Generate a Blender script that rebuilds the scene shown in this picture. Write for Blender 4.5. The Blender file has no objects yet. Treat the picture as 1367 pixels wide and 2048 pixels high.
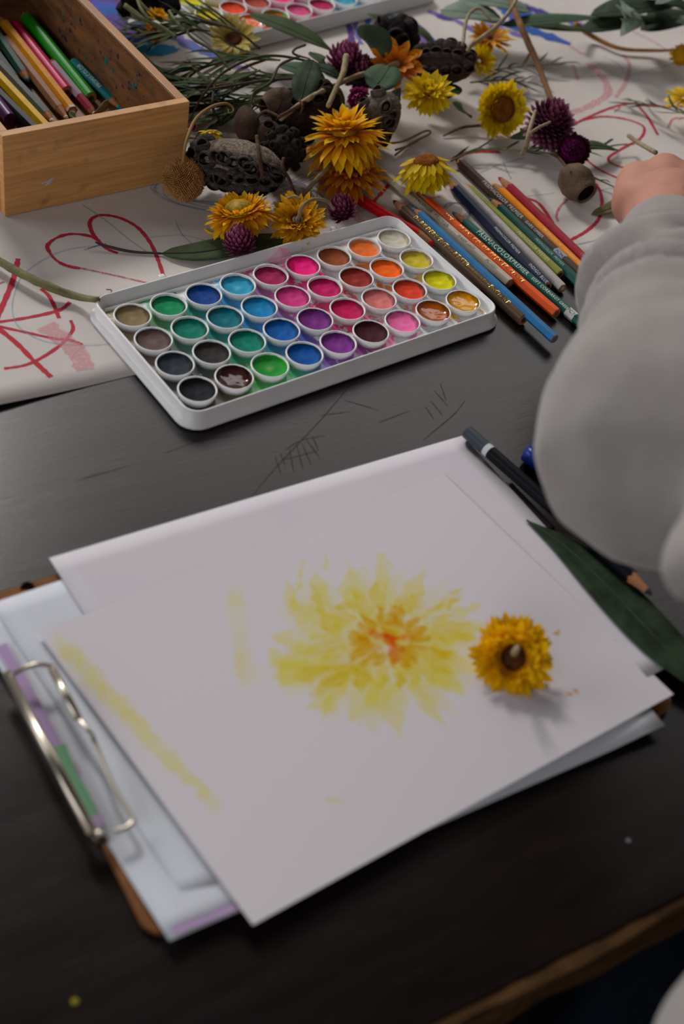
import bpy, bmesh, math, random
import numpy as np
from mathutils import Vector, Matrix, noise
D=bpy.data; COL=bpy.context.scene.collection; SC=bpy.context.scene
R=random.Random(7); PI=math.pi
# ---------------------------------------------------------------- camera, world, lights, exposure
T=0.74                                     # height of the table top above the floor
H=0.5612; PIT=0.78225; ROLL=-0.20841; F=2700.0
c_,s_=math.cos(PIT),math.sin(PIT); cr,sr=math.cos(ROLL),math.sin(ROLL)
CAM=Vector((0,0,H+T)); r0=Vector((1,0,0)); u0=Vector((0,s_,c_)); FWD=Vector((0,c_,-s_))
CR=r0*cr-u0*sr; CU=r0*sr+u0*cr
cd=D.cameras.new('camera'); cam=D.objects.new('camera',cd); COL.objects.link(cam)
m=Matrix.Identity(4)
for i in range(3): m[i][0]=CR[i]; m[i][1]=CU[i]; m[i][2]=-FWD[i]; m[i][3]=CAM[i]
cam.matrix_world=m; cd.sensor_width=36; cd.lens=36*F/2048; cd.sensor_fit='VERTICAL'; cd.sensor_height=36
cd.clip_start=.02; cd.clip_end=50; cd.dof.use_dof=True; cd.dof.focus_distance=.95; cd.dof.aperture_fstop=5.2
SC.camera=cam
W=D.worlds.new('world'); SC.world=W; W.use_nodes=True
W.node_tree.nodes['Background'].inputs[0].default_value=(.92,.95,1.0,1); W.node_tree.nodes['Background'].inputs[1].default_value=.16
def area(name,loc,target,sx,sy,power,col):
    l=D.lights.new(name,'AREA'); l.shape='RECTANGLE'; l.size=sx; l.size_y=sy; l.energy=power; l.color=col
    o=D.objects.new(name,l); COL.objects.link(o); o.location=loc
    o.rotation_euler=(Vector(target)-Vector(loc)).to_track_quat('-Z','Y').to_euler(); return o
area('window_light_key',(-2.5,4.2,T+3.0),(0,.8,T),.9,.7,140,(1,.965,.93))
area('window_light_back',(-.2,4.85,T+2.6),(0,.9,T+.4),5.0,3.0,96,(1,.965,.95))
area('window_light_left',(-4.3,.9,T+1.7),(0,.6,T+.3),2.8,1.6,60,(.93,.95,1))
area('fill_light_front',(-1.2,-2.7,T+1.3),(0,.6,T+.2),3.6,1.8,48,(.95,.95,1))  # fill lamp added to brighten the sides that face the camera
V=SC.view_settings; V.view_transform='Standard'; V.look='None'; V.gamma=1; V.use_curve_mapping=False; V.exposure=-0.02
# ---------------------------------------------------------------- pixel <-> table helpers
def at(u,v,z=0.0):
    x=(u-683.5)/F; y=-(v-1024)/F
    d=FWD+CR*x+CU*y; t=(z-H)/d.z
    p=CAM+d*t; return Vector((p.x,p.y,T+z))
def px(p):
    d=Vector(p)-CAM; z=d.dot(FWD); return (683.5+F*d.dot(CR)/z,1024-F*d.dot(CU)/z)
def mpp(p): return (Vector(p)-CAM).dot(FWD)/F       # metres per pixel at p
def cax(r,u,t): return (CR*r+CU*u-FWD*t).normalized()
def sm(x): x=max(0,min(1,x)); return x*x*(3-2*x)
# ---------------------------------------------------------------- materials
def srgb(c):
    return tuple(((x/255)/12.92 if x/255<=.04045 else ((x/255+.055)/1.055)**2.4) for x in c)
MATS={}
def nt(name):
    m=D.materials.new(name); m.use_nodes=True; t=m.node_tree; return m,t,t.nodes['Principled BSDF']
def node(t,k,**kw):
    n=t.nodes.new(k)
    for a,b in kw.items(): setattr(n,a,b)
    return n
def coords(t,kind='Object',scale=(1,1,1)):
    c=node(t,'ShaderNodeTexCoord'); mp=node(t,'ShaderNodeMapping'); mp.inputs['Scale'].default_value=scale
    t.links.new(c.outputs[kind],mp.inputs[0]); return mp.outputs[0]
def mat(name,col,rough=.6,spec=.4,col2=None,nscale=60,ramp=(.35,.65),bump=0,bscale=300,stretch=(1,1,1),metal=0,transl=0,sheen=0,attr=None,kind='Object',coat=0):
    """col/col2 sRGB 0-255; col2 mixed in with noise"""
    if name in MATS: return MATS[name]
    m,t,b=nt(name); L=t.links.new; MATS[name]=m
    b.inputs['Roughness'].default_value=rough; b.inputs['Specular IOR Level'].default_value=spec*(1 if metal else .45); b.inputs['Metallic'].default_value=metal
    b.inputs['Coat Weight'].default_value=coat; b.inputs['Coat Roughness'].default_value=.08
    if sheen: b.inputs['Sheen Weight'].default_value=sheen
    c=(*srgb(col),1); b.inputs['Base Color'].default_value=c; out=None
    if attr:
        a=node(t,'ShaderNodeAttribute'); a.attribute_name=attr; out=a.outputs['Color']
    co=coords(t,kind,stretch) if (col2 or bump) else None
    if col2:
        n=node(t,'ShaderNodeTexNoise'); n.inputs['Scale'].default_value=nscale; n.inputs['Detail'].default_value=6; n.inputs['Roughness'].default_value=.65; L(co,n.inputs[0])
        r=node(t,'ShaderNodeValToRGB'); r.color_ramp.elements[0].position=ramp[0]; r.color_ramp.elements[1].position=ramp[1]
        r.color_ramp.elements[0].color=c; r.color_ramp.elements[1].color=(*srgb(col2),1); L(n.outputs[0],r.inputs[0]); out=r.outputs[0]
    if out is not None: L(out,b.inputs['Base Color'])
    if bump:
        n=node(t,'ShaderNodeTexNoise'); n.inputs['Scale'].default_value=bscale; n.inputs['Detail'].default_value=4; L(co,n.inputs[0])
        bp=node(t,'ShaderNodeBump'); bp.inputs['Strength'].default_value=bump; bp.inputs['Distance'].default_value=.002; L(n.outputs[0],bp.inputs['Height']); L(bp.outputs[0],b.inputs['Normal'])
    if transl:
        tr=node(t,'ShaderNodeBsdfTranslucent'); mx=node(t,'ShaderNodeMixShader'); mx.inputs[0].default_value=transl
        if out is not None: L(out,tr.inputs[0])
        else: tr.inputs[0].default_value=c
        L(b.outputs[0],mx.inputs[1]); L(tr.outputs[0],mx.inputs[2]); L(mx.outputs[0],t.nodes['Material Output'].inputs[0])
    return m
def gradmat(name,stops,rough=.55,transl=.3,axis='Y',spec=.3):
    """colour runs along the generated axis (root to tip of a petal)"""
    if name in MATS: return MATS[name]
    m,t,b=nt(name); MATS[name]=m; L=t.links.new
    c=node(t,'ShaderNodeTexCoord'); s=node(t,'ShaderNodeSeparateXYZ'); L(c.outputs['UV'],s.inputs[0])
    n=node(t,'ShaderNodeTexNoise'); n.inputs['Scale'].default_value=260; n.inputs['Detail'].default_value=2; L(c.outputs['Object'],n.inputs[0])
    ma=node(t,'ShaderNodeMath',operation='MULTIPLY_ADD'); ma.inputs[1].default_value=.22; L(n.outputs[0],ma.inputs[0]); L(s.outputs[axis],ma.inputs[2])
    sb=node(t,'ShaderNodeMath',operation='SUBTRACT'); sb.inputs[1].default_value=.11; L(ma.outputs[0],sb.inputs[0])
    oi=node(t,'ShaderNodeObjectInfo'); hs=node(t,'ShaderNodeHueSaturation')
    rr=node(t,'ShaderNodeMapRange'); rr.inputs[3].default_value=.78; rr.inputs[4].default_value=1.12; L(oi.outputs['Random'],rr.inputs[0]); L(rr.outputs[0],hs.inputs['Value'])
    r=node(t,'ShaderNodeValToRGB'); e=r.color_ramp.elements
    while len(e)<len(stops): e.new(.5)
    for k,(p,cc) in enumerate(stops): e[k].position=p; e[k].color=(*srgb(cc),1)
    L(sb.outputs[0],r.inputs[0]); L(r.outputs[0],hs.inputs['Color']); L(hs.outputs[0],b.inputs['Base Color']); b.inputs['Roughness'].default_value=rough; b.inputs['Specular IOR Level'].default_value=spec*.4
    tr=node(t,'ShaderNodeBsdfTranslucent'); mx=node(t,'ShaderNodeMixShader'); mx.inputs[0].default_value=transl
    L(hs.outputs[0],tr.inputs[0]); L(b.outputs[0],mx.inputs[1]); L(tr.outputs[0],mx.inputs[2]); L(mx.outputs[0],t.nodes['Material Output'].inputs[0])
    return m
def inkmat(name,col,alpha=.9,nscale=900,lo=.38,hi=.55,col2=None,stretch=(1,1,1),rough=.7):
    """waxy or watery mark: broken up with noise so the paper shows through"""
    if name in MATS: return MATS[name]
    m,t,b=nt(name); MATS[name]=m; L=t.links.new
    co=coords(t,'Object',stretch)
    n=node(t,'ShaderNodeTexNoise'); n.inputs['Scale'].default_value=nscale; n.inputs['Detail'].default_value=3; L(co,n.inputs[0])
    rp=node(t,'ShaderNodeMapRange'); rp.inputs[1].default_value=lo; rp.inputs[2].default_value=hi; rp.inputs[3].default_value=alpha; rp.inputs[4].default_value=alpha*.35; L(n.outputs[0],rp.inputs[0])
    b.inputs['Base Color'].default_value=(*srgb(col),1); b.inputs['Roughness'].default_value=rough; b.inputs['Specular IOR Level'].default_value=.2
    if col2:
        n2=node(t,'ShaderNodeTexNoise'); n2.inputs['Scale'].default_value=nscale*.12; n2.inputs['Detail'].default_value=4; L(co,n2.inputs[0])
        r=node(t,'ShaderNodeValToRGB'); r.color_ramp.elements[0].position=.42; r.color_ramp.elements[1].position=.58
        r.color_ramp.elements[0].color=(*srgb(col),1); r.color_ramp.elements[1].color=(*srgb(col2),1); L(n2.outputs[0],r.inputs[0]); L(r.outputs[0],b.inputs['Base Color'])
    L(rp.outputs[0],b.inputs['Alpha']); return m
# ---------------------------------------------------------------- object helpers
def link(name,me,m=None,parent=None,loc=None,smooth=False,label=None,kind=None):
    o=D.objects.new(name,me); COL.objects.link(o)
    if m is not None and me is not None and len(me.materials)==0: me.materials.append(m)
    if parent is not None: o.parent=parent
    if loc is not None: o.location=loc
    if smooth and me is not None: me.polygons.foreach_set('use_smooth',[True]*len(me.polygons))
    if label: o['label']=label
    if kind: o['kind']=kind
    return o
def tag(o,label,cat,group=None):
    o['label']=label; o['category']=cat
    if group: o['group']=group
    return o
def thing(name,label,cat,loc=(0,0,0),group=None,rot=None):
    o=D.objects.new(name,None); COL.objects.link(o); o.location=loc; o.empty_display_size=.01
    if rot is not None: o.rotation_euler=rot
    return tag(o,label,cat,group)
def mesh(vs,fs,name='mesh',uv=None):
    me=D.meshes.new(name); me.from_pydata([tuple(v) for v in vs],[],fs); me.update()
    if uv is not None:
        l=me.uv_layers.new(name='UVMap')
        for lp in me.loops: l.data[lp.index].uv=uv[lp.vertex_index]
    return me
def bm_mesh(bm,name='mesh'):
    me=D.meshes.new(name); bm.to_mesh(me); bm.free(); return me
def box_bm(bm,x0,x1,y0,y1,z0,z1,bev=0):
    r=bmesh.ops.create_cube(bm,size=1); vs=r['verts']
    for v in vs: v.co=Vector(((x0+x1)/2+v.co.x*(x1-x0),(y0+y1)/2+v.co.y*(y1-y0),(z0+z1)/2+v.co.z*(z1-z0)))
    if bev:
        es=list({e for v in vs for e in v.link_edges}); bmesh.ops.bevel(bm,geom=es,offset=bev,segments=2,affect='EDGES',profile=.6)
def box(x0,x1,y0,y1,z0,z1,bev=0):
    bm=bmesh.new(); box_bm(bm,x0,x1,y0,y1,z0,z1,bev); return bm_mesh(bm)
def spline(P,n=8,closed=False):
    P=[Vector(p) for p in P]; out=[]
    if len(P)<3: 
        return [P[0].lerp(P[1],i/n) for i in range(n+1)]
    for i in range(len(P)-1):
        a=P[i-1] if i else P[0]*2-P[1]; b=P[i]; c=P[i+1]; d=P[i+2] if i+2<len(P) else P[-1]*2-P[-2]
        for k in range(n):
            t=k/n; out.append(.5*((2*b)+(c-a)*t+(2*a-5*b+4*c-d)*t*t+(3*b-a-3*c+d)*t**3))
    out.append(P[-1]); return out
def tube(P,rad,seg=8,cap=True,jit=0):
    """rad: number or list along P; returns mesh"""
    n=len(P); rs=rad if isinstance(rad,(list,tuple)) else [rad]*n
    if len(rs)!=n: rs=[np.interp(i/(n-1),np.linspace(0,1,len(rs)),rs) for i in range(n)]
    vs=[];fs=[]; up=None
    for i,p in enumerate(P):
        t=(P[min(i+1,n-1)]-P[max(i-1,0)]).normalized()
        if up is None: up=Vector((0,0,1)) if abs(t.z)<.9 else Vector((1,0,0))
        a=t.cross(up).normalized(); b=a.cross(t).normalized(); up=b
        for k in range(seg):
            th=2*PI*k/seg; rr=rs[i]*(1+(R.uniform(-jit,jit) if jit else 0)); vs.append(p+a*math.cos(th)*rr+b*math.sin(th)*rr)
    for i in range(n-1):
        for k in range(seg): fs.append((i*seg+k,i*seg+(k+1)%seg,(i+1)*seg+(k+1)%seg,(i+1)*seg+k))
    if cap: fs.append(tuple(range(seg))[::-1]); fs.append(tuple((n-1)*seg+k for k in range(seg)))
    return mesh(vs,[f[::-1] for f in fs])
def lathe(prof,seg=24,sq=(1,1)):
    vs=[];fs=[]
    for r,z in prof:
        for k in range(seg): a=2*PI*k/seg; vs.append((r*math.cos(a)*sq[0],r*math.sin(a)*sq[1],z))
    for i in range(len(prof)-1):
        for k in range(seg): fs.append((i*seg+k,i*seg+(k+1)%seg,(i+1)*seg+(k+1)%seg,(i+1)*seg+k))
    if prof[0][0]<=1e-6 or True: fs.append(tuple(range(seg))[::-1])
    fs.append(tuple((len(prof)-1)*seg+k for k in range(seg)))
    return mesh(vs,fs)
def frame(d,roll=0):
    """matrix whose Z is d"""
    d=Vector(d).normalized(); a=Vector((0,0,1)) if abs(d.z)<.95 else Vector((0,1,0))
    x=a.cross(d).normalized(); y=d.cross(x); M=Matrix((x,y,d)).transposed(); return (M@Matrix.Rotation(roll,3,'Z')).to_4x4()
def join(ms):
    vs=[];fs=[];
    for me,M in ms:
        o=len(vs); vs+= [M@v.co for v in me.vertices]; fs+=[tuple(o+i for i in p.vertices) for p in me.polygons]
    return mesh(vs,fs)
I4=Matrix.Identity(4)
def text_mesh(s,size,ext=.0):
    c=D.curves.new('txt','FONT'); c.body=s; c.size=size; c.align_x='LEFT'; c.align_y='CENTER'; c.extrude=ext; c.resolution_u=2; c.space_character=1.1
    o=D.objects.new('txt',c); COL.objects.link(o)
    dg=bpy.context.evaluated_depsgraph_get(); me=D.meshes.new_from_object(o.evaluated_get(dg)); D.objects.remove(o); D.curves.remove(c)
    me.materials.clear(); return me
# ---------------------------------------------------------------- structure: floor, walls
fl=link('floor',box(-4.62,4.22,-3.12,5.12,-.1,0),mat('floor_carpet',(38,44,54),.9,.2,(28,32,42),nscale=40,bump=.6,bscale=220)); fl['kind']='structure'
wallm=mat('wall_plaster',(176,170,164),.9,.2,(168,162,156),nscale=5)
for nm,bxx in (('wall_back',(-4.5,4.1,5.0,5.12,0,5.2)),('wall_left',(-4.62,-4.5,-3.0,5.12,0,5.2)),('wall_right',(4.1,4.22,-3.0,5.12,0,5.2)),('wall_front',(-4.62,4.22,-3.12,-3.0,0,5.2))):
    o=link(nm,box(*bxx),wallm); o['kind']='structure'
o=link('ceiling',box(-4.62,4.22,-3.12,5.12,5.2,5.3),mat('ceiling_board',(60,58,56),.9,.2,(54,52,50),nscale=4)); o['kind']='structure'
# ---------------------------------------------------------------- table
ED=(at(1367,1790)-at(868,2048)).normalized(); EN=Vector((-ED.y,ED.x,0))
E0=at(868,2048); tang=math.atan2(ED.y,ED.x)
def tabmat():
    m,t,b=nt('table_paint'); L=t.links.new
    co=coords(t,'Object',(1,7,1)); n=node(t,'ShaderNodeTexNoise'); n.inputs['Scale'].default_value=14; n.inputs['Detail'].default_value=9; n.inputs['Roughness'].default_value=.7; L(co,n.inputs[0])
    r=node(t,'ShaderNodeValToRGB'); r.color_ramp.elements[0].position=.3; r.color_ramp.elements[0].color=(*srgb((14,7,7)),1); r.color_ramp.elements[1].position=.75; r.color_ramp.elements[1].color=(*srgb((27,16,15)),1); L(n.outputs[0],r.inputs[0]); L(r.outputs[0],b.inputs['Base Color'])
    rr=node(t,'ShaderNodeMapRange'); rr.inputs[3].default_value=.20; rr.inputs[4].default_value=.32; L(n.outputs[0],rr.inputs[0]); L(rr.outputs[0],b.inputs['Roughness'])
    b.inputs['Specular IOR Level'].default_value=.42
    co2=coords(t,'Object',(1,9,1)); n2=node(t,'ShaderNodeTexNoise'); n2.inputs['Scale'].default_value=55; n2.inputs['Detail'].default_value=8; n2.inputs['Roughness'].default_value=.75; L(co2,n2.inputs[0])
    bp=node(t,'ShaderNodeBump'); bp.inputs['Strength'].default_value=.12; bp.inputs['Distance'].default_value=.001; L(n2.outputs[0],bp.inputs['Height']); L(bp.outputs[0],b.inputs['Normal']); return m
tb=thing('craft_table','dark brown painted wooden table with bare worn front edge, everything lies on it','table',(E0.x,E0.y,0),rot=(0,0,tang))
link('tabletop',box(-.75,1.35,0,1.55,T-.026,T,.0015),tabmat(),tb)
# bare wooden edge strip, slightly uneven
bm=bmesh.new(); box_bm(bm,-.75,1.35,-.006,.0,T-.027,T-.0006)
bmesh.ops.subdivide_edges(bm,edges=[e for e in bm.edges if abs((e.verts[0].co-e.verts[1].co).x)>.5],cuts=240)
for v in bm.verts:
    if v.co.y<-.003: v.co.y+=noise.noise(Vector((v.co.x*30,v.co.z*40,1)))*.003; 
    if v.co.z>T-.01: v.co.z-=abs(noise.noise(Vector((v.co.x*45,3,1))))*.0022
link('edge_strip',bm_mesh(bm),mat('raw_edge',(96,68,40),.8,.15,(52,36,22),nscale=30,stretch=(1,1,8),bump=.4),tb,label='bare scuffed light brown wooden front edge')
lm=mat('leg_black',(10,10,12),.45,.4)
lp=at(1277,1905,-.03)-E0; lgx,lgy=lp.dot(ED),max(.035,lp.dot(EN))
for lx,ly in ((-.6,.1),(lgx,lgy),(-.6,1.4),(1.2,1.4),(1.3,.1)):
    link('leg',box(lx-.016,lx+.016,ly-.016,ly+.016,0,T-.026,.003),lm,tb)
link('apron',box(-.55,1.15,.09,.11,T-.1,T-.026,.001),mat('apron_dark',(24,17,15),.6,.3),tb)
# ---------------------------------------------------------------- big drawing sheet
a0=at(290,745); a1=at(961,580); SA=(a1-a0).normalized(); SN=Vector((-SA.y,SA.x,0))
def sheet_z(x,y):
    d=Vector((x-a0.x,y-a0.y,0)); a=d.dot(SA); b=d.dot(SN)
    return .0004+.010*sm((-a-.02)/.22)*max(0,math.exp(-max(b,0)/.05)-.03)
def ats(u,v,dz=0.0):
    z=.0
    for _ in range(6): p=at(u,v,z+dz); z=sheet_z(p.x,p.y)
    p=at(u,v,z+dz); return p
def sheet_mesh():
    xs=np.concatenate([np.linspace(-.42,.0,22),np.linspace(.08,1.0,12)]); ys=np.concatenate([np.linspace(0,.2,12),np.linspace(.26,.98,10)])
    vs=[];fs=[]
    for b in ys:
        for a in xs:
            p=a0+SA*float(a)+SN*float(b); vs.append((p.x,p.y,T+sheet_z(p.x,p.y)))
    n=len(xs)
    for j in range(len(ys)-1):
        for i in range(n-1): fs.append((j*n+i,j*n+i+1,(j+1)*n+i+1,(j+1)*n+i))
    return mesh(vs,fs)
paperm=mat('drawing_paper',(214,206,200),.85,.15,(204,196,192),nscale=9,bump=.08,bscale=120)
sh=link('drawing_paper',sheet_mesh(),paperm,smooth=True); sh.modifiers.new('t','SOLIDIFY').thickness=.0003; sh.modifiers['t'].offset=-1
tag(sh,'large off-white drawing sheet covered in crayon hearts and scribbles, spread under the paint palette','paper')
LAY=[0]
def ribbon(name,pts,w,m,parent,surf=ats,n=8,wj=.25,label=None,taper=False,base=.0002):
    """flat crayon or brush mark lying on the sheet; pts are places on it, w in pixels"""
    LAY[0]+=1; dz=base+.0000035*(LAY[0]%60)
    P=spline([Vector((a,b,0)) for a,b in pts],n); vs=[];fs=[]; ph=R.uniform(0,99)
    W3=[surf(p.x,p.y,dz) for p in P]; N=len(W3)
    for i,p in enumerate(W3):
        t=W3[min(i+1,N-1)]-W3[max(i-1,0)]; t.z=0; t.normalize(); s=Vector((-t.y,t.x,0))
        hw=w*.5*mpp(p)*(1+wj*noise.noise(Vector((i*.7,ph,0)))*2)
        if taper: hw*=max(.12,math.sin(PI*(.06+.9*i/(N-1)))**.6)
        vs+=[p+s*hw,p-s*hw]
    for i in range(N-1): fs.append((2*i,2*i+1,2*i+3,2*i+2))
    return link(name,mesh(vs,fs),m,parent,label=label)
red=inkmat('crayon_red',(188,30,56),.96,1100,.54,.78); redl=inkmat('crayon_red_light',(196,70,92),.75,900,.42,.62)
pink=inkmat('crayon_pink',(226,150,160),.55,700,.4,.65); blu=inkmat('pencil_blue',(110,160,190),.5,1500,.45,.7); pur=inkmat('pencil_purple',(112,100,150),.5,1500,.45,.7)
CS='crayon_line'
for pts,w in [([(178,447),(185,436),(205,430),(240,436),(275,455),(300,485),(316,520),(328,556)],8),
 ([(178,447),(184,465),(198,484),(215,498),(235,506)],8),([(200,482),(175,471),(140,468),(112,476),(95,490),(98,503),(112,520),(135,532),(160,537)],8),
 ([(135,530),(180,540),(240,553),(300,567)],5),([(36,517),(28,553),(14,590),(-8,640)],11),([(140,604),(118,620),(60,634),(-5,644)],8),([(-5,652),(50,664),(105,676),(140,680),(165,689)],7),
 ([(-5,655),(35,688),(68,722),(102,754)],11),([(8,737),(50,730),(85,714),(120,690),(140,668),(146,655),(141,640)],7),([(82,577),(98,592),(108,612),(118,636)],8),([(-5,568),(8,563)],5),
 ([(905,318),(925,308),(955,303),(1000,304)],9),([(1150,247),(1180,232),(1225,214),(1262,207),(1300,212),(1367,213)],6),([(1160,241),(1200,233),(1240,236),(1275,246),(1288,258),(1278,278),(1245,296),(1216,316),(1230,330),(1275,342)],6),
 ([(1170,318),(1200,340),(1240,357),(1275,363)],6),([(1190,366),(1200,385),(1203,410),(1195,440),(1170,463),(1140,480)],7),([(1135,398),(1118,415),(1112,432),(1116,443)],5),([(1276,212),(1295,235),(1315,270)],6),([(1228,224),(1240,214)],4),([(1335,255),(1345,238),(1367,236)],5),
 ([(1050,395),(1075,405),(1095,430),(1108,452)],7),([(745,405),(765,383),(785,360)],8),([(820,405),(850,398),(880,393)],5),([(596,445),(575,458),(560,468)],10)]:
    ribbon(CS,pts,w,red if w>5 else redl,sh)
for pts,w in [([(1175,125),(1205,155),(1215,185),(1190,205),(1150,222),(1100,228)],16),([(1245,110),(1258,130),(1250,165),(1230,195)],9),([(1265,62),(1300,80),(1330,97)],7),([(640,350),(700,420),(750,470)],20),([(90,650),(150,700),(170,740)],40),([(1140,92),(1165,108)],9),([(1145,128),(1155,160)],8)]:
    ribbon(CS,pts,w,pink,sh)
for pts,w in [([(165,410),(210,440),(260,480),(300,508)],3),([(200,490),(120,503),(50,545),(28,590),(26,630),(45,660),(100,685),(180,690),(250,684)],2.5),([(350,440),(365,470),(400,500)],3),([(290,475),(360,470),(410,480)],2),([(1125,400),(1200,380),(1260,372)],2.5),([(1145,490),(1200,478),(1250,462)],3.5),
 ([(960,345),(1000,328),(1050,315)],3),([(1005,322),(1015,345),(1022,358)],3),([(990,410),(1040,395),(1110,385)],2),([(640,375),(665,340)],3),([(505,385),(560,360)],3),([(520,350),(535,330)],4)]:
    ribbon(CS,pts,w,blu,sh)
for k in range(9):
    cx,cy=470+R.uniform(-12,12),385+R.uniform(-8,8); rx,ry=R.uniform(120,170),R.uniform(22,42)
    ribbon(CS,[(cx+rx*math.cos(a),cy+ry*math.sin(a)+.05*rx*math.cos(a)) for a in np.linspace(R.uniform(0,2),R.uniform(6,8),14)],2,pur if k%2 else blu,sh,n=5)
for k in range(14):
    x=R.uniform(480,640); ribbon(CS,[(x-45,392+R.uniform(-8,8)),(x,372+R.uniform(-8,6)),(x+40,352+R.uniform(-8,8))],2,pur,sh,n=4)
for k in range(5):
    ribbon(CS,[(870+R.uniform(-15,15),425+R.uniform(-12,12)),(905+R.uniform(-10,10),405),(940,425+R.uniform(-10,10)),(905,450+R.uniform(-8,8)),(870,430)],2,pur,sh,n=5)
ribbon(CS,[(168,500),(185,494),(205,488),(175,497),(212,487)],2.5,pur,sh)
ribbon(CS,[(1205,112),(1235,128),(1255,150),(1290,142),(1367,122)],4,inkmat('crayon_violet_pale',(170,160,196),.5,900),sh)
# painted patches: violet / blue / turquoise watercolour
def paintm(n,c,c2,a=.9,ns=260,st=(1,1,1)): return inkmat(n,c,a,ns,.56,.85,c2,st)
pv=paintm('paint_violet',(72,58,150),(96,50,130)); pb=paintm('paint_blue',(24,92,170),(70,84,190)); pt=paintm('paint_turquoise',(0,140,180),(40,110,190)); ps=paintm('paint_lilac',(128,92,172),(90,110,200),.75)
for pts,w,mm in [([(165,-30),(230,10),(320,30)],110,pv),([(200,40),(260,60),(330,66)],75,pv),([(180,5),(240,25)],60,pb),([(235,90),(290,98),(350,94)],42,pt),([(290,108),(320,106),(360,97)],20,pt),([(250,70),(300,84)],30,pb),([(330,60),(380,90),(420,110)],30,ps),([(400,95),(450,125),(500,140)],26,ps),([(355,30),(380,52)],22,pb),
 ([(690,32),(700,60),(704,92)],13,pv),([(708,36),(712,62),(722,88)],10,ps),([(738,30),(733,52)],11,pb),([(745,30),(800,55),(845,80),(870,110)],20,ps),([(760,26),(830,50),(880,95)],14,pb),([(800,26),(850,62),(870,100)],10,pv),([(855,22),(910,40),(960,70)],16,ps),([(1000,10),(1040,30),(1110,50)],60,pb),([(1000,45),(1060,60),(1140,88)],36,pb),([(1010,0),(1070,20),(1120,40)],26,pv),([(960,45),(1010,60),(1050,75)],18,ps),([(905,40),(870,30)],20,pv),([(470,150),(500,165)],16,ps),([(420,180),(445,190)],14,pt),([(1120,30),(1165,56)],30,ps)]:
    ribbon('paint_stroke',pts,w,mm,sh,wj=.35,base=.00035,taper=w>18)
# scratches on the table top
scm=inkmat('scratch_worn',(74,48,44),.55,900,.5,.62)
def atf(u,v,z=0): return at(u,v,z)
for pts in [[(578,895),(588,945)],[(592,885),(606,938)],[(604,885),(622,930)],[(560,905),(570,930)],[(612,878),(640,915)],[(550,912),(562,948)],[(625,872),(637,900)],[(495,1000),(560,925),(640,840),(700,770)],[(860,800),(885,830)],[(868,780),(896,812)],[(850,812),(868,838)],[(560,920),(640,900)],[(690,800),(760,820)],[(845,880),(905,830),(930,800)],[(330,905),(400,880),(470,870)],[(150,960),(260,930)],[(755,845),(820,820)],[(880,765),(892,800)],[(570,900),(600,880),(650,870)],[(640,830),(700,822)]]:
    ribbon('scratch',pts,3.2,scm,tb,surf=atf,base=.00015,taper=True)
for o in list(tb.children):
    if o.name.startswith('scratch'): o.matrix_parent_inverse=(Matrix.Translation(tb.location)@Matrix.Rotation(tang,4,'Z')).inverted()
# ---------------------------------------------------------------- paint palettes
OX,OY=-.15941,.69036; PR=math.radians(43.95); PT_=.027
whitepl=(206,206,208)
def traymat(name):
    m,t,b=nt(name); L=t.links.new
    a=node(t,'ShaderNodeAttribute'); a.attribute_name='Stain'
    co=coords(t,'Object'); n=node(t,'ShaderNodeTexNoise'); n.inputs['Scale'].default_value=95; n.inputs['Detail'].default_value=8; n.inputs['Roughness'].default_value=.66; n.inputs['Distortion'].default_value=.7; L(co,n.inputs[0])
    ad=node(t,'ShaderNodeMath',operation='ADD'); L(n.outputs[0],ad.inputs[0]); sp=node(t,'ShaderNodeMath',operation='MULTIPLY_ADD'); sp.inputs[1].default_value=.35; sp.inputs[2].default_value=-.2; L(a.outputs['Alpha'],sp.inputs[0]); L(sp.outputs[0],ad.inputs[1])
    r=node(t,'ShaderNodeMapRange'); r.inputs[1].default_value=.48; r.inputs[2].default_value=.53; L(ad.outputs[0],r.inputs[0])
    mx=node(t,'ShaderNodeMix'); mx.data_type='RGBA'; mx.inputs[6].default_value=(*srgb((232,232,232)),1); L(r.outputs[0],mx.inputs[0]); L(a.outputs['Color'],mx.inputs[7]); L(mx.outputs[2],b.inputs['Base Color'])
    b.inputs['Roughness'].default_value=.22; b.inputs['Specular IOR Level'].default_value=.5; return m
traym=traymat('stained_white_plastic'); plainpl=mat('white_plastic',(228,227,226),.32,.8,(216,217,218),nscale=30)
CUPC=[[(134,116,82),(8,138,84),(10,66,140),(44,160,196),(160,34,84),(250,20,130),(150,76,40),(240,116,44),(206,200,182)],
 [(104,84,80),(6,120,100),(4,108,122),(16,128,184),(204,56,128),(196,20,96),(148,44,36),(252,102,10),(200,184,50)],
 [(44,52,62),(48,46,44),(4,124,102),(10,88,168),(120,44,128),(196,20,86),(214,120,116),(222,64,40),(214,208,10)],
 [(26,28,34),(62,32,32),(36,148,56),(6,80,156),(124,50,140),(70,26,38),(240,110,170),(170,84,18),(216,148,12)]]
CNAME=[['khaki','green','navy blue','sky blue','crimson','hot pink','brown','scuffed orange','white'],['grey brown','sea green','teal','azure','rose pink','magenta','rust red','bright orange','smudged yellow'],['slate grey','dark green-black','jade green','cobalt blue','purple','deep magenta','salmon pink','vermilion','lemon yellow'],['black','wet dark brown','swirled bright green','royal blue','violet','dark maroon','candy pink','wet ochre brown','wet golden yellow']]
ZF=.0052  # tray floor
def rrect(x0,x1,y0,y1,r,n=5):
    out=[]
    for cx,cy,a in ((x1-r,y1-r,0),(x0+r,y1-r,PI/2),(x0+r,y0+r,PI),(x1-r,y0+r,1.5*PI)):
        for k in range(n+1): out.append((cx+r*math.cos(a+PI/2*k/n),cy+r*math.sin(a+PI/2*k/n)))
    return out
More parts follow.
